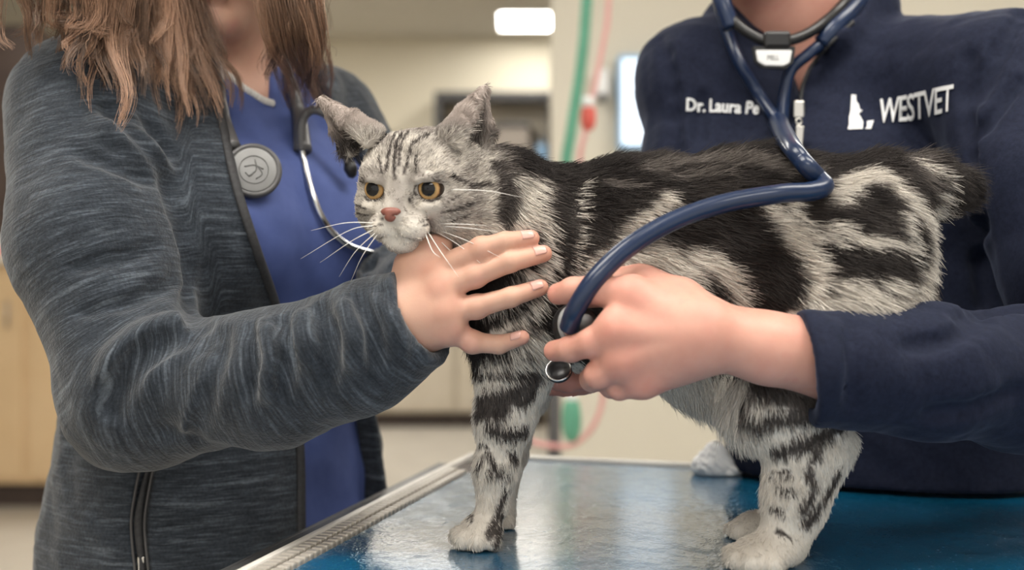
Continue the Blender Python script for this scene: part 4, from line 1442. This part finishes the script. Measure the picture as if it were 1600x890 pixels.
def vcutR(P):
    q = P - RC; x, y, z = q @ RR, q @ RF, P[:, 2]
    return np.maximum(np.maximum(np.interp(z, VLR[:, 0], VLR[:, 1]) - x, x - np.interp(z, VRR[:, 0], VRR[:, 1])), np.maximum(vb[2] - z, -y)).astype(f32)


FG = [([(1512, 90), (1508, 180), (1518, 270), (1530, 360), (1538, 470)], .007), ([(1598, 20), (1560, 80), (1530, 150)], .005), ([(1590, 130), (1550, 180), (1525, 210)], .004),
      ([(1500, 494), (1545, 484), (1598, 478)], .005), ([(1030, 60), (1048, 120), (1052, 200), (1050, 250)], .004), ([(1332, 508), (1336, 570), (1332, 640)], .0012), ([(1540, 500), (1480, 530), (1420, 540)], .003), ([(1590, 610), (1520, 640), (1450, 650)], .003), ([(1100, 150), (1090, 220)], .003)]
pvA = Clay(); pvA.ops = list(pv0.ops)
for pix, r in FG:
    S = hit(PV0_S, spline([(x, y, 0) for x, y in pix], 8)[:, :2]); pvA.groove(S + np.array([0, -r * .2, 0], f32), r, .010)


def pullover(P):
    d = pvA(P) - .0020 * wob(P, 26, 61) - .0007 * wob(P, 80, 62)
    d = -sm(-d, vcutR(P), .003)
    a_, b_ = ARM2_L[-2], ARM2_L[-1]
    for a_, b_, ri, out in ((ARM2_L[-2], ARM2_L[-1], .0285, .006), (ARM2_R[-2], ARM2_R[-1], .031, .008)):
        ax = (b_ - a_) / np.linalg.norm(b_ - a_)
        if out == .006: ax = np.array([-.995, .02, -.10], f32)
        q = P - b_
        near = np.einsum('ij,ij->i', q, q) < .065 ** 2
        h_ = q @ ax
        rr = np.linalg.norm(q - h_[:, None] * ax, axis=1)
        d = np.where(near, np.maximum(d, h_ - out), d)
        d = np.where(near, np.maximum(d, -np.maximum(rr - ri, -h_ - .010)), d)
    q = P - TC.astype(f32)
    lx, ly = q @ E1.astype(f32), q @ E2.astype(f32)
    over = np.maximum(np.maximum(P[:, 2] - (TZ + .005), ly - .006), -lx - .05)      # nothing of her enters the table
    d = np.maximum(d, -over)
    return np.maximum(d, .74 - P[:, 2]).astype(f32)


VP, FP_ = surface(pullover, (.02, .76, .73), (.60, 1.50, 1.42), .0036)
PV_S = Shell(VP, FP_)
pvo = mesh_np('pullover', VP, FP_, M_navy, personR)
pvo['label'] = 'navy quarter-zip fleece pullover'

# body
headR = RC + RF * .055 + np.array([-.02, 0, 1.50])
bodyR = Clay()
head_clay(bodyR, headR, (-.45, -.85, -.35), (0, -.15, 1))
bodyR.add(cap(RC + RF * -.01 + np.array([0, 0, 1.30]), headR + np.array([0, .01, -.06]), .058, .052), .03)
bodyR.add(loft(RC, RR, RF, [(z, a_ - .03, b_ - .03, x, y - .02) for z, a_, b_, x, y in lvR if z > .93]), .03)
bodyR.chain([RC + np.array([0, 0, 1.30]), SHR2 + (.02, .01, -.03), ELR2, ELR2 * .4 + WRR2 * .6], [.040, .026, .030, .020], .03)
bodyR.chain([RC + np.array([0, 0, 1.30]), SHL2 + (-.02, .01, -.03), W(1625, 300, 1.02), ELL2, W(1500, 585, .866)], [.040, .026, .036, .032, .024], .03)
V1, F1 = surface(bodyR, (.02, .78, .70), (.56, 1.50, 1.66), .0055)

# her left hand on the chest piece, back of the hand to the camera
hR = Clay()
hR.chain([W(1430, 580, .848), W(1300, 562, .818), W(1200, 545, .808), W(1110, 523, .804)], [.0275, .0255, .0225, .0210], .008)
hR.chain([W(1430, 578, .856), W(1300, 561, .828), W(1110, 522, .814)], [.0265, .0245, .0195], .010)
wr2 = W(1095, 522, .806)
KN = {'index': W(985, 462, .806), 'middle': W(962, 515, .798), 'ring': W(972, 562, .800), 'little': W(1000, 592, .808)}
for n_, r_ in (('index', .0135), ('middle', .0135), ('ring', .013), ('little', .012)):
    hR.add(cap(wr2 + (KN[n_] - wr2) * .1, KN[n_], .0190, r_), .016)
hR.add(ell(W(1030, 525, .818), (.030, .016, .030)), .02)
RFing = {'index': ([KN['index'], W(930, 452, .812), W(895, 454, .820), W(872, 459, .828)], (.0125, .0098, .0088, .0074)),
         'middle': ([KN['middle'], W(925, 535, .802), W(892, 545, .815), W(866, 548, .828)], (.0130, .0096, .0084, .0072)),
         'ring': ([KN['ring'], W(935, 585, .806), W(925, 592, .828), W(938, 588, .845)], (.0120, .0092, .0080, .0068)),
         'little': ([KN['little'], W(968, 604, .812), W(955, 604, .832), W(966, 596, .846)], (.0112, .0086, .0074, .0060))}
for n_, (pts, rad) in RFing.items():
    hR.chain(pts, rad, .0035)
    hR.add(ell(pts[0] + np.array([.002, -.003, 0], f32), (.0100, .0085, .0095)), .010)
# tendons to the knuckles, web to the thumb
for n_ in ('index', 'middle', 'ring'):
    hR.add(cap(wr2 * .55 + KN[n_] * .45 + np.array([0, -.013, 0], f32), KN[n_] + np.array([0, -.008, 0], f32), .0035, .0042), .008)
hR.chain([W(1060, 470, .822), W(1000, 450, .832), W(950, 448, .842), W(915, 462, .848)], [.0165, .0140, .0110, .0088], .012)      # thumb behind the index
V2, F2 = surface(hR, W(845, 640, .82) - (0, .07, 0), W(1440, 420, .83) + (0, .06, .01), .0015)
# her right hand under the chest: four fingers and thumb
hQ = Clay()
wq = WRR2
hQ.chain([ELR2 * .3 + wq * .7, wq, W(945, 572, .985)], [.025, .024, .018], .02)
QF = []
for k, (y0, y1, x1, dd) in enumerate([(586, 596, 866, .0), (594, 604, 856, .012), (598, 606, 862, .024), (596, 604, 874, .036)]):
    pts = [W(945, y0 - 14, .955 + dd), W(912, y0 + 4, .940 + dd), W(888, y1, .932 + dd), W(x1, y1, .926 + dd)]
    hQ.add(cap(wq, pts[0], .018, .0105), .012); hQ.chain(pts, [.0100, .0086, .0078, .0064], .004); QF.append(pts)
hQ.chain([W(955, 556, .99), W(930, 540, .985), W(905, 536, .98)], [.012, .0095, .0078], .008)
V3, F3 = surface(hQ, W(990, 630, .90) - (.14, 0, .0), W(1000, 500, 1.10) + (.03, 0, .02), .0025)
bodyR_o = mesh_np('body', np.vstack([V1, V2, V3]), np.vstack([F1, F2 + len(V1), F3 + len(V1) + len(V2)]), M_skinR, personR)
flush(bodyR_o, [(k_ + np.array([0, -.008, 0]), .014, .5) for k_ in KN.values()] + [(f_[0][1], .011, .42) for f_ in RFing.values()] + [(f_[0][3], .010, .5) for f_ in RFing.values()] + [(f_[2], .03, .6) for f_ in QF])  # wide spots on the under-chest fingers paint in their shade and red bounce
bodyR_o['label'] = 'pinkish fair skin of neck, forearm and hands'
legs(personR, RC - RF * .10, RR, RF, .80, M_trous)

# zip of the pullover: teeth tape each side of the V, slider and pull tab
for pix in ([(1246, 160), (1252, 130), (1268, 98), (1296, 66), (1330, 34)],):
    ZZ = hit(PV_S, [(x + 5, y) for x, y in pix])
    tube('zip_tape', spline(ZZ + np.array([-.001, -.001, 0]), 40), .0022, M_zip, pvo, 6)
sl = hit(PV_S, [(1247, 172)])[0]
zd_ = float(min(hit(PV_S, [(1249, 185), (1249, 195)])[:, 1])) - .005
zo = box('zip_slider', sl + (-.0055, -.006, -.009), sl + (.0055, .001, .009), M_silver, pvo, .002)
lathe('zip_ring', [(.0022, -.001), (.0036, -.001), (.0036, .001), (.0022, .001), (.0022, -.001)], axis_frame(W(1248, 190, zd_), (0, -1, 0)), M_silver, zo, 16)
zd = float(min(hit(PV_S, [(1249, 200), (1249, 220), (1248, 238)])[:, 1])) - .006
p0, p1 = W(1250, 194, zd), W(1247, 240, zd)
tb = box_bm((-.0042, -.0012, -.0125), (.0042, .0012, .0125), .0012)
tb.transform(axis_frame((p0 + p1) / 2, p0 - p1, (1, 0, 0)))
bm_obj('zip_tab', tb, M_silver, zo)
# long zip line below the slider down the chest
ZZ = hit(PV_S, [(1249, 190), (1252, 215), (1255, 240), (1258, 262)])
tube('zip_cover', spline(ZZ, 20), .0016, M_zip, pvo, 6)


def drape(name, V, F, org, ux, uy, surf, mat, parent, thick=.0022):
    """Lay flat outline geometry (metres) on a garment, along its own normal direction."""
    nrm = unit(np.cross(ux, uy))
    Q = []
    for v in V:
        p = org + ux * v[0] + uy * v[1]
        r = surf.t.ray_cast(Vector(map(float, p + nrm * .05)), Vector(map(float, -nrm)), .1)[0] if surf else None
        Q.append(np.array(r) if r is not None else p)
    Q = np.array(Q)
    n = len(V)
    top = Q + nrm * thick; bot = Q - nrm * .0006
    me = bpy.data.meshes.new(name)
    bm = bmesh.new()
    a = [bm.verts.new(q) for q in top]; b_ = [bm.verts.new(q) for q in bot]
    bm.verts.ensure_lookup_table()
    cnt = {}
    for f in F:
        try:
            bm.faces.new([a[i] for i in f]); bm.faces.new([b_[i] for i in reversed(f)])
        except ValueError: continue
        for i in range(len(f)):
            e = (f[i], f[(i + 1) % len(f)]); cnt[e] = cnt.get(e, 0) + 1
    for (i, j) in cnt:
        if (j, i) not in cnt: bm.faces.new([a[j], a[i], b_[i], b_[j]])
    return bm_obj(name, bm, mat, parent)


def text_vf(body, size, bold=0.0, shear=0.0, space=1.0):
    cu = bpy.data.curves.new('txt', 'FONT'); cu.body = body; cu.size = size; cu.offset = bold; cu.shear = shear; cu.space_character = space
    cu.resolution_u = 3
    o = bpy.data.objects.new('txt', cu); COL.objects.link(o)
    bpy.context.view_layer.update()
    me = bpy.data.meshes.new_from_object(o.evaluated_get(bpy.context.evaluated_depsgraph_get()))
    bm = bmesh.new(); bm.from_mesh(me)
    bmesh.ops.remove_doubles(bm, verts=bm.verts[:], dist=1e-6)
    bm.verts.ensure_lookup_table(); bm.faces.ensure_lookup_table()
    V = [tuple(v.co) for v in bm.verts]; F = [tuple(v.index for v in f.verts) for f in bm.faces]
    bm.free(); bpy.data.objects.remove(o); bpy.data.curves.remove(cu); bpy.data.meshes.remove(me)
    V = np.array(V)[:, :2]
    return V, F


def fit(V, x0, x1, y0, y1):
    lo, hi = V.min(0), V.max(0)
    return np.stack([x0 + (V[:, 0] - lo[0]) / (hi[0] - lo[0]) * (x1 - x0), y0 + (V[:, 1] - lo[1]) / (hi[1] - lo[1]) * (y1 - y0)], 1)


# embroidered emblem and name on the chest
a0 = hit(PV_S, [(1325, 202)])[0]
ux = RR.copy(); uy = unit(np.array([0, 0, 1.0]))
Wd = 163 / FPX * a0[1] / 1.026
emb = np.array([(888, 366), (906, 368), (908, 395), (918, 408), (925, 432), (937, 438), (922, 452), (931, 466), (945, 490), (946, 522), (888, 523), (891, 500), (887, 470), (890, 440)], float)
emb2 = np.array([(960, 488), (986, 484), (980, 523), (957, 523), (963, 512)], float)
pxm = Wd / 424.0
def flat_px(Q): return np.stack([(Q[:, 0] - 888) * pxm, (523 - Q[:, 1]) * pxm * 1.0], 1)
def poly_vf(Q):
    bm = bmesh.new(); vs = [bm.verts.new((x, y, 0)) for x, y in Q]; f = bm.faces.new(vs); bmesh.ops.triangulate(bm, faces=[f])
    F = [tuple(v.index for v in f.verts) for f in bm.faces]; bm.verts.index_update()
    bm.verts.ensure_lookup_table(); F = [tuple(v.index for v in f.verts) for f in bm.faces]; V = [(v.co.x, v.co.y) for v in bm.verts]
    bm.normal_update(); flip = sum(f.normal.z for f in bm.faces) < 0
    bm.free()
    if flip: F = [f[::-1] for f in F]
    return np.array(V), F
for Q in (emb, emb2):
    V, F = poly_vf(flat_px(Q)); drape('emblem', V, F, a0, ux, uy, PV_S, M_thread, pvo)
V, F = text_vf('WESTVET', .03, .0004, .06, .92)
V = fit(V, 118 * pxm, 424 * pxm, 26 * pxm, 132 * pxm)
V[:, 1] += (V[:, 0] - V[:, 0].min()) * .05
drape('lettering', V, F, a0, ux, uy, PV_S, M_thread, pvo)
a0 = hit(PV_S, [(1073, 174)])[0]
ux = unit(RR + np.array([0, 0, -.06])); Wd = 103 / FPX * a0[1] / .972
V, F = text_vf('Dr. Laura Pe', .02, .0004, 0, 1.0)
V = fit(V, 0, Wd, 0, Wd * .20)
drape('lettering', V, F, a0, ux, uy, PV_S, M_thread, pvo)

# ------------------------------------------------------------------ stethoscopes
M_tubeB = mat_noise('navy_blue_tubing', (.006, .017, .052), (.009, .023, .066), 30, .28, spec=.5)
M_tubeG = mat_noise('grey_tubing', (.085, .083, .085), (.11, .108, .11), 30, .35)
M_chrome = mat_base('polished_steel', (.60, .60, .60), .18, 1)[0]
M_black = mat_base('black_rubber', (.012, .012, .013), .35, 0, .5)[0]
M_ash = mat_noise('grey_diaphragm', (.25, .25, .25), (.29, .29, .29), 60, .4)
M_print = mat_base('dark_print', (.12, .12, .12), .5)[0]

st = thing('stethoscope', W(1215, 200, 1.05), 'navy blue stethoscope hanging from the neck and held against the cat', 'stethoscope')
ch = hit(PV_S, [(1122, 20), (1148, 90), (1180, 145), (1212, 192), (1300, 52), (1262, 78), (1232, 112), (1222, 150), (1240, 240)])
for i_ in (5, 6, 7): ch[i_] = W(*[(1262, 78), (1232, 112), (1222, 150)][i_ - 5], min(ch[i_][1], vb[1] + .004))
g = np.array([0, -.010, 0])
yk = ch[3] + g
yd = min(ch[1][1], ch[4][1], vb[1]) - .012
back = cat_front(1286, 290, .008)
hold = W(898, 512, .818)
# main tube: from the fork over the cat's back, then round to the hand
main = [yk, W(1232, 222, .895), W(1256, 254, .848), W(1278, 278, back[1] + .004), W(1288, 291, back[1] - .004), W(1266, 299, back[1] - .010), W(1215, 303, back[1] - .014), W(1130, 318, .832), W(1050, 346, .825), W(980, 388, .812), W(930, 436, .803), W(900, 482, .805), W(889, 512, .816)]
tube('tubing', spline(main, 140), np.interp(np.linspace(0, 1, 140), [0, .12, 1], [.0090, .0068, .0066]), M_tubeB, st, 16)
tube('tubing', spline([W(1108, -90, ch[0][1] - .0), W(1122, 0, ch[0][1] - .010), ch[1] + g, ch[2] + g, yk + (.0, .0, .0)], 50), .0058, M_tubeB, st, 14)
tube('tubing', spline([W(1294, 60, yd + .010), W(1264, 84, yd + .004), ch[6] + g, ch[7] + g, yk + (.004, 0, .0)], 40), .0058, M_tubeB, st, 14)
# spring yoke and its clip
yo = tube('spring_yoke', spline([W(1112, -70, yd + .06), W(1128, 0, yd + .02), W(1150, 36, yd), W(1185, 60, yd - .006), W(1215, 66, yd - .008), W(1250, 58, yd - .004), W(1284, 38, yd + .004), W(1318, 6, yd + .012), W(1350, -40, yd + .05)], 60), .0052, M_black, st, 12)
tube('ear_tube_sleeve', spline([W(1118, -60, yd + .03), W(1128, 0, yd + .008), W(1143, 44, yd + .004)], 16), .0088, M_tubeB, st, 12)
tube('ear_tube_sleeve', spline([W(1284, 68, yd + .008), W(1305, 42, yd + .006), W(1335, 10, yd + .018), W(1370, -40, yd + .05)], 16), .0090, M_tubeB, st, 12)
cdp = yd - .010
cp = W(1213, 63, cdp)
box('yoke_clip', cp + (-.0125, -.007, -.008), cp + (.0125, .006, .008), M_black, st, .003)
# tag under the clip: black surround, silver face
def plate(name, pix, d, th, mat, parent):
    bm = bmesh.new()
    vs = [bm.verts.new(W(x, y, d)) for x, y in pix]
    f = bm.faces.new(vs)
    r = bmesh.ops.extrude_face_region(bm, geom=[f])
    for v in r['geom']:
        if isinstance(v, bmesh.types.BMVert): v.co.y += th
    bmesh.ops.recalc_face_normals(bm, faces=bm.faces[:])
    bmesh.ops.bevel(bm, geom=[e for e in bm.edges], offset=.0008, segments=2, affect='EDGES')
    return bm_obj(name, bm, mat, parent)
pl = plate('tag_surround', [(1176, 72), (1243, 72), (1240, 98), (1228, 107), (1192, 106), (1180, 97)], cdp - .004, .008, M_black, st)
plate('tag_face', [(1181, 78), (1238, 78), (1234, 98), (1224, 103), (1194, 102), (1184, 95)], cdp - .006, .004, M_white, pl)
V, F = text_vf('PIELL', .01)
V = fit(V, -.0055, .0055, -.0022, .0022)
drape('lettering', V, F, W(1208, 90, cdp - .006), np.array([1.0, 0, 0]), np.array([0, 0, 1.0]), None, M_print, pl, .0003)
# chest piece between index and middle finger
dc = W(903, 510, .848); dn = unit((.45, -.85, .25))
MX = axis_frame(dc, dn, (1, 0, 0))
cp_o = lathe('chest_piece', [(0, -.006), (.015, -.006), (.0165, -.003), (.0165, .001), (.013, .004), (.007, .006), (.006, .013), (0, .014)], MX, M_ash, st, 36)
lathe('rim', [(.0150, -.0068), (.0172, -.0062), (.0176, -.002), (.0166, .0005)], MX, M_black, cp_o, 36)
tube('stem', spline([W(889, 512, .816), W(890, 518, .826), W(898, 514, .838)], 10), .0042, M_chrome, st, 12)
bo = axis_frame(W(873, 579, .838), unit((-.15, -.75, .55)), (1, 0, 0))
bl = lathe('bell', [(0, -.004), (.0075, -.004), (.0092, -.001), (.0086, .0012), (.0074, .0014), (.0055, -.0008), (0, -.0014)], bo, M_black, st, 28)
lathe('bell_ring', [(.0078, .0010), (.0088, .0008), (.0092, .0016), (.0084, .0022), (.0078, .0010)], bo, M_chrome, bl, 28)

# grey stethoscope on the woman in the jacket
sg = thing('stethoscope', W(395, 265, 1.05), 'grey stethoscope round the neck over the blue scrub top', 'stethoscope')
sp = hit([SCRUB_S, JK_S], [(345, 165), (352, 195), (366, 232), (396, 270), (452, 130), (466, 180), (472, 236)])
g2 = np.array([.002, -.008, 0])
nb = LC + LF * -.07 + np.array([0, 0, 1.335])
cpd = sp[3][1] - .014
tube('tubing', spline([nb, LC + LR * -.07 + LF * -.02 + np.array([0, 0, 1.335]), LC + LR * -.062 + LF * .05 + np.array([0, 0, 1.30]), sp[0] + g2, sp[1] + g2, W(366, 230, cpd + .004)], 60), .0058, M_tubeG, sg, 12)
tube('tubing', spline([nb, LC + LR * .07 + LF * -.02 + np.array([0, 0, 1.335]), sp[4] + g2, sp[5] + g2, sp[6] + g2], 60), np.interp(np.linspace(0, 1, 60), [0, .7, 1], [.0058, .0062, .0085]), M_tubeG, sg, 12)
MX = axis_frame(W(396, 267, cpd), unit((.30, -1, .22)), (1, 0, 0))
co = lathe('chest_piece', [(0, -.010), (.016, -.010), (.021, -.006), (.0235, -.002), (.0238, .002), (.0225, .0042), (.0205, .0046), (.0200, .0040), (0, .0040)], MX, M_tubeG, sg, 40)
lathe('diaphragm', [(0, .0046), (.0185, .0046), (.0195, .0040), (0, .0036)], MX, M_ash, co, 40)
lathe('print_ring', [(.0118, .0045), (.0118, .0051), (.0124, .0051), (.0124, .0045)], MX, M_print, co, 40)
for a_, b_, c_ in (((-.008, .002), (0, .004), (.008, .001)), ((-.004, -.006), (.002, .0), (.0005, .009)), ((.002, -.008), (.007, -.003), (.003, .003)), ((-.007, -.003), (-.003, -.006), (.0, -.002))):
    tube('print_mark', [MX @ Vector((x, y, .0047)) for x, y in spline([(*q, 0) for q in (a_, b_, c_)], 8)[:, :2]], .0006, M_print, co, 6)
lathe('bell', [(0, -.022), (.012, -.022), (.0145, -.019), (.013, -.012), (.008, -.010), (0, -.010)], MX, M_tubeG, co, 32)
d6 = sp[6][1] - .010
tube('ear_tube', spline([W(470, 215, d6), *(hit([SCRUB_S], [(476, 250), (486, 290), (500, 330), (520, 362), (548, 384), (580, 394)]) + np.array([0, -.006, 0], f32)), hit([SCRUB_S], [(600, 398)])[0] + np.array([0, -.008, 0], f32)], 60), .0030, M_chrome, sg, 10)
tube('ear_tube', spline([W(471, 235, d6), W(470, 200, d6 - .002), W(478, 178, d6), W(494, 172, d6 + .002), W(516, 184, d6 + .004), W(532, 212, d6 + .008), W(546, 258, d6 + .012)], 50), .0042, M_tubeG, sg, 10)
lathe('ear_tip', [(0, -.008), (.005, -.007), (.0065, 0), (.004, .007), (0, .009)], axis_frame(hit([SCRUB_S], [(603, 398)])[0] + np.array([0, -.008, 0]), (1, .2, 0), (0, 0, 1)), M_black, sg, 16)
lathe('ear_tip', [(0, -.008), (.005, -.007), (.0065, 0), (.004, .007), (0, .009)], axis_frame(W(548, 264, d6 + .013), (.2, .1, -1)), M_black, sg, 16)

# ------------------------------------------------------------------ her hair
guides = []
jf = [JK_S, SCRUB_S, BODYL_S]
tipsL = [(28, 92, 40), (42, 70, 60), (60, 84, 90), (85, 60, 110), (100, 45, 130), (124, 160, 150), (140, 120, 160), (150, 95, 150), (178, 178, 200), (186, 150, 190), (196, 120, 190), (205, 182, 215), (214, 110, 205), (232, 150, 230), (240, 182, 225),
         (256, 120, 240), (268, 150, 250), (284, 186, 262), (292, 188, 255), (298, 150, 270), (306, 120, 280), (318, 150, 285), (330, 178, 292), (340, 172, 300), (348, 165, 305), (355, 178, 310), (364, 160, 318), (110, 90, 140), (165, 130, 175), (225, 90, 220), (280, 95, 265), (70, 40, 100), (130, 60, 170), (250, 90, 235),
         (190, 95, 205), (315, 90, 280), (160, 60, 190), (95, 30, 125), (325, 115, 300), (275, 120, 250), (210, 140, 210), (335, 140, 306), (345, 120, 318), (352, 140, 322), (240, 70, 240), (300, 60, 285)]
tipsR = [(452, 150, 410), (458, 140, 420), (456, 120, 425), (452, 152, 428), (462, 165, 435), (472, 172, 442), (482, 176, 450), (490, 178, 460), (498, 168, 468), (505, 150, 476), (508, 120, 482), (510, 90, 478), (500, 70, 470), (478, 120, 450), (468, 110, 440), (492, 140, 462), (470, 60, 450),  (485, 100, 462)]
Rv = np.array([-.81, -.62, 0]) / 1.02
for side, tips in ((-1, tipsL), (1, tipsR)):
    tips = [(x, y * 1.12, min(xt, 215 + x * .18)) if side < 0 else (x, y * 1.05, xt) for x, y, xt in tips]
    tp = hit(jf, [(x, y) for x, y, _ in tips]); md = hit(jf, [(xt * .55 + x * .45, y * .35) for x, y, xt in tips])
    for (x, y, xt), p, q in zip(tips, tp, md):
        lift = random.uniform(.006, .020)
        if side < 0:
            dt = min(p[1], 1.12) - lift; dm = min(q[1], dt + .05) - lift * 1.2
        else:
            dt = min(p[1], 1.19) - lift; dm = min(q[1], 1.19) - lift
        u = (xt - 30) / 290 if side < 0 else 1 - (xt - 400) / 85
        crown = headL + np.array([-.02, .02, .11 - .02 * u], f32)
        sidep = W(xt - 6 * random.random(), -70, dm + .01) if side < 0 else W(xt, -70, dm + .005)
        out = headL + (np.array([-.085, -.01 + .05 * (1 - u), .03], f32) if side < 0 else np.array([.075, .045, .03], f32)) + rng.normal(size=3) * .012
        bend = random.uniform(-14, 14)
        g_ = [crown, out, sidep, W(xt * .55 + x * .45 + bend, y * .30, dm), W(xt * .2 + x * .8 - bend * .8, y * .68, (dm + dt) / 2 - .004), W(x + random.uniform(-5, 5), y, dt)]
        guides.append((spline(g_, 26), side))
# back of the head
for k in range(46):
    a_ = k / 46 * 2 * PI
    o_ = headL + np.array([.088 * math.cos(a_) - .02, .10 * math.sin(a_) + .02, .02], f32)
    if math.cos(a_) * .62 - math.sin(a_) * .72 > .42: continue
    guides.append((spline([headL + np.array([-.02, .02, .115], f32), o_, o_ + np.array([0, .01, -.09], f32), o_ + np.array([-.01, .02, -.17], f32)], 26), 0))
SP, SC = [], []
sub_g = []
for G_, side in guides:
    for r_ in range(3 if side else 2):
        u_ = np.linspace(0, 1, 26)[:, None]
        o1, o2 = rng.normal(size=3) * (.007, .006, .006), rng.normal(size=3) * (.009, .005, .011)
        sub_g.append((G_ + o1 * np.sin(u_ * PI) + o2 * u_ ** 2 + np.array([.004, 0, 0]) * np.sin(u_ * rng.uniform(5, 11) + rng.uniform(0, 6)) * u_, side))
for G_, side in sub_g:
    n = int(rng.integers(14, 46)) if side else 60
    k = 26
    tt = np.linspace(0, 1, k)
    spread = np.interp(tt, [0, .25, .6, .85, 1], [.020, .010, .0034, .0019, .0008])
    off = rng.normal(size=(n, 1, 3)) * spread[None, :, None] * np.array([1, .75, .45])
    wav = np.sin(tt * 9 + rng.uniform(0, 6, (n, 1)))[:, :, None] * rng.normal(size=(n, 1, 3)) * .0022 * tt[None, :, None]
    S = G_[None] + off * rng.uniform(.2, 1, (n, 1, 1)) + wav
    end = rng.uniform(.86, 1.0, n) * (rng.uniform(.74, 1.0) if side else 1)
    for i in range(n):      # ragged ends
        S[i] = np.stack([np.interp(tt * end[i], tt, S[i, :, a]) for a in range(3)], 1)
    SP.append(S)
    base = np.array((.165, .097, .063)) * rng.uniform(.5, 2.6)
    SC.append(base * rng.uniform(.6, 1.35, (n, 1)) * np.array([1, 1, 1]))
SP = np.vstack(SP); SC = np.vstack(SC)
fly = rng.integers(0, len(SP), 260)     # loose single hairs
FP = SP[fly] + np.cumsum(rng.normal(size=(260, 26, 3)) * .0011, axis=1)
SP = np.vstack([SP, FP]); SC = np.vstack([SC, SC[fly] * 1.2])
inside = bodyL(SP[:, 12].reshape(-1, 3)) < -.02
SP, SC = SP[~inside], SC[~inside]
ho = hair_obj('hair', SP, np.linspace(.00024, .00011, 26), SC, M_hair, personL)
ho['kind'] = 'stuff'; ho['label'] = 'long loose brown hair'

# ------------------------------------------------------------------ fur last, kept out of hands and tubes
tb_ = Clay()
mS = spline(main, 40)
for i in range(39): tb_.add(cap(mS[i], mS[i + 1], .0058, .0058), .001)
pts, col = grow_fur(225000, [handL, hR, tb_])
ep, ec = ear_tufts()
pts = np.concatenate([pts, ep]); col = np.concatenate([col, ec])
fo = hair_obj('fur', pts, np.array([.00021, .00020, .00017, .00012, .00004]), col, M_fur, cat)
fo['kind'] = 'stuff'
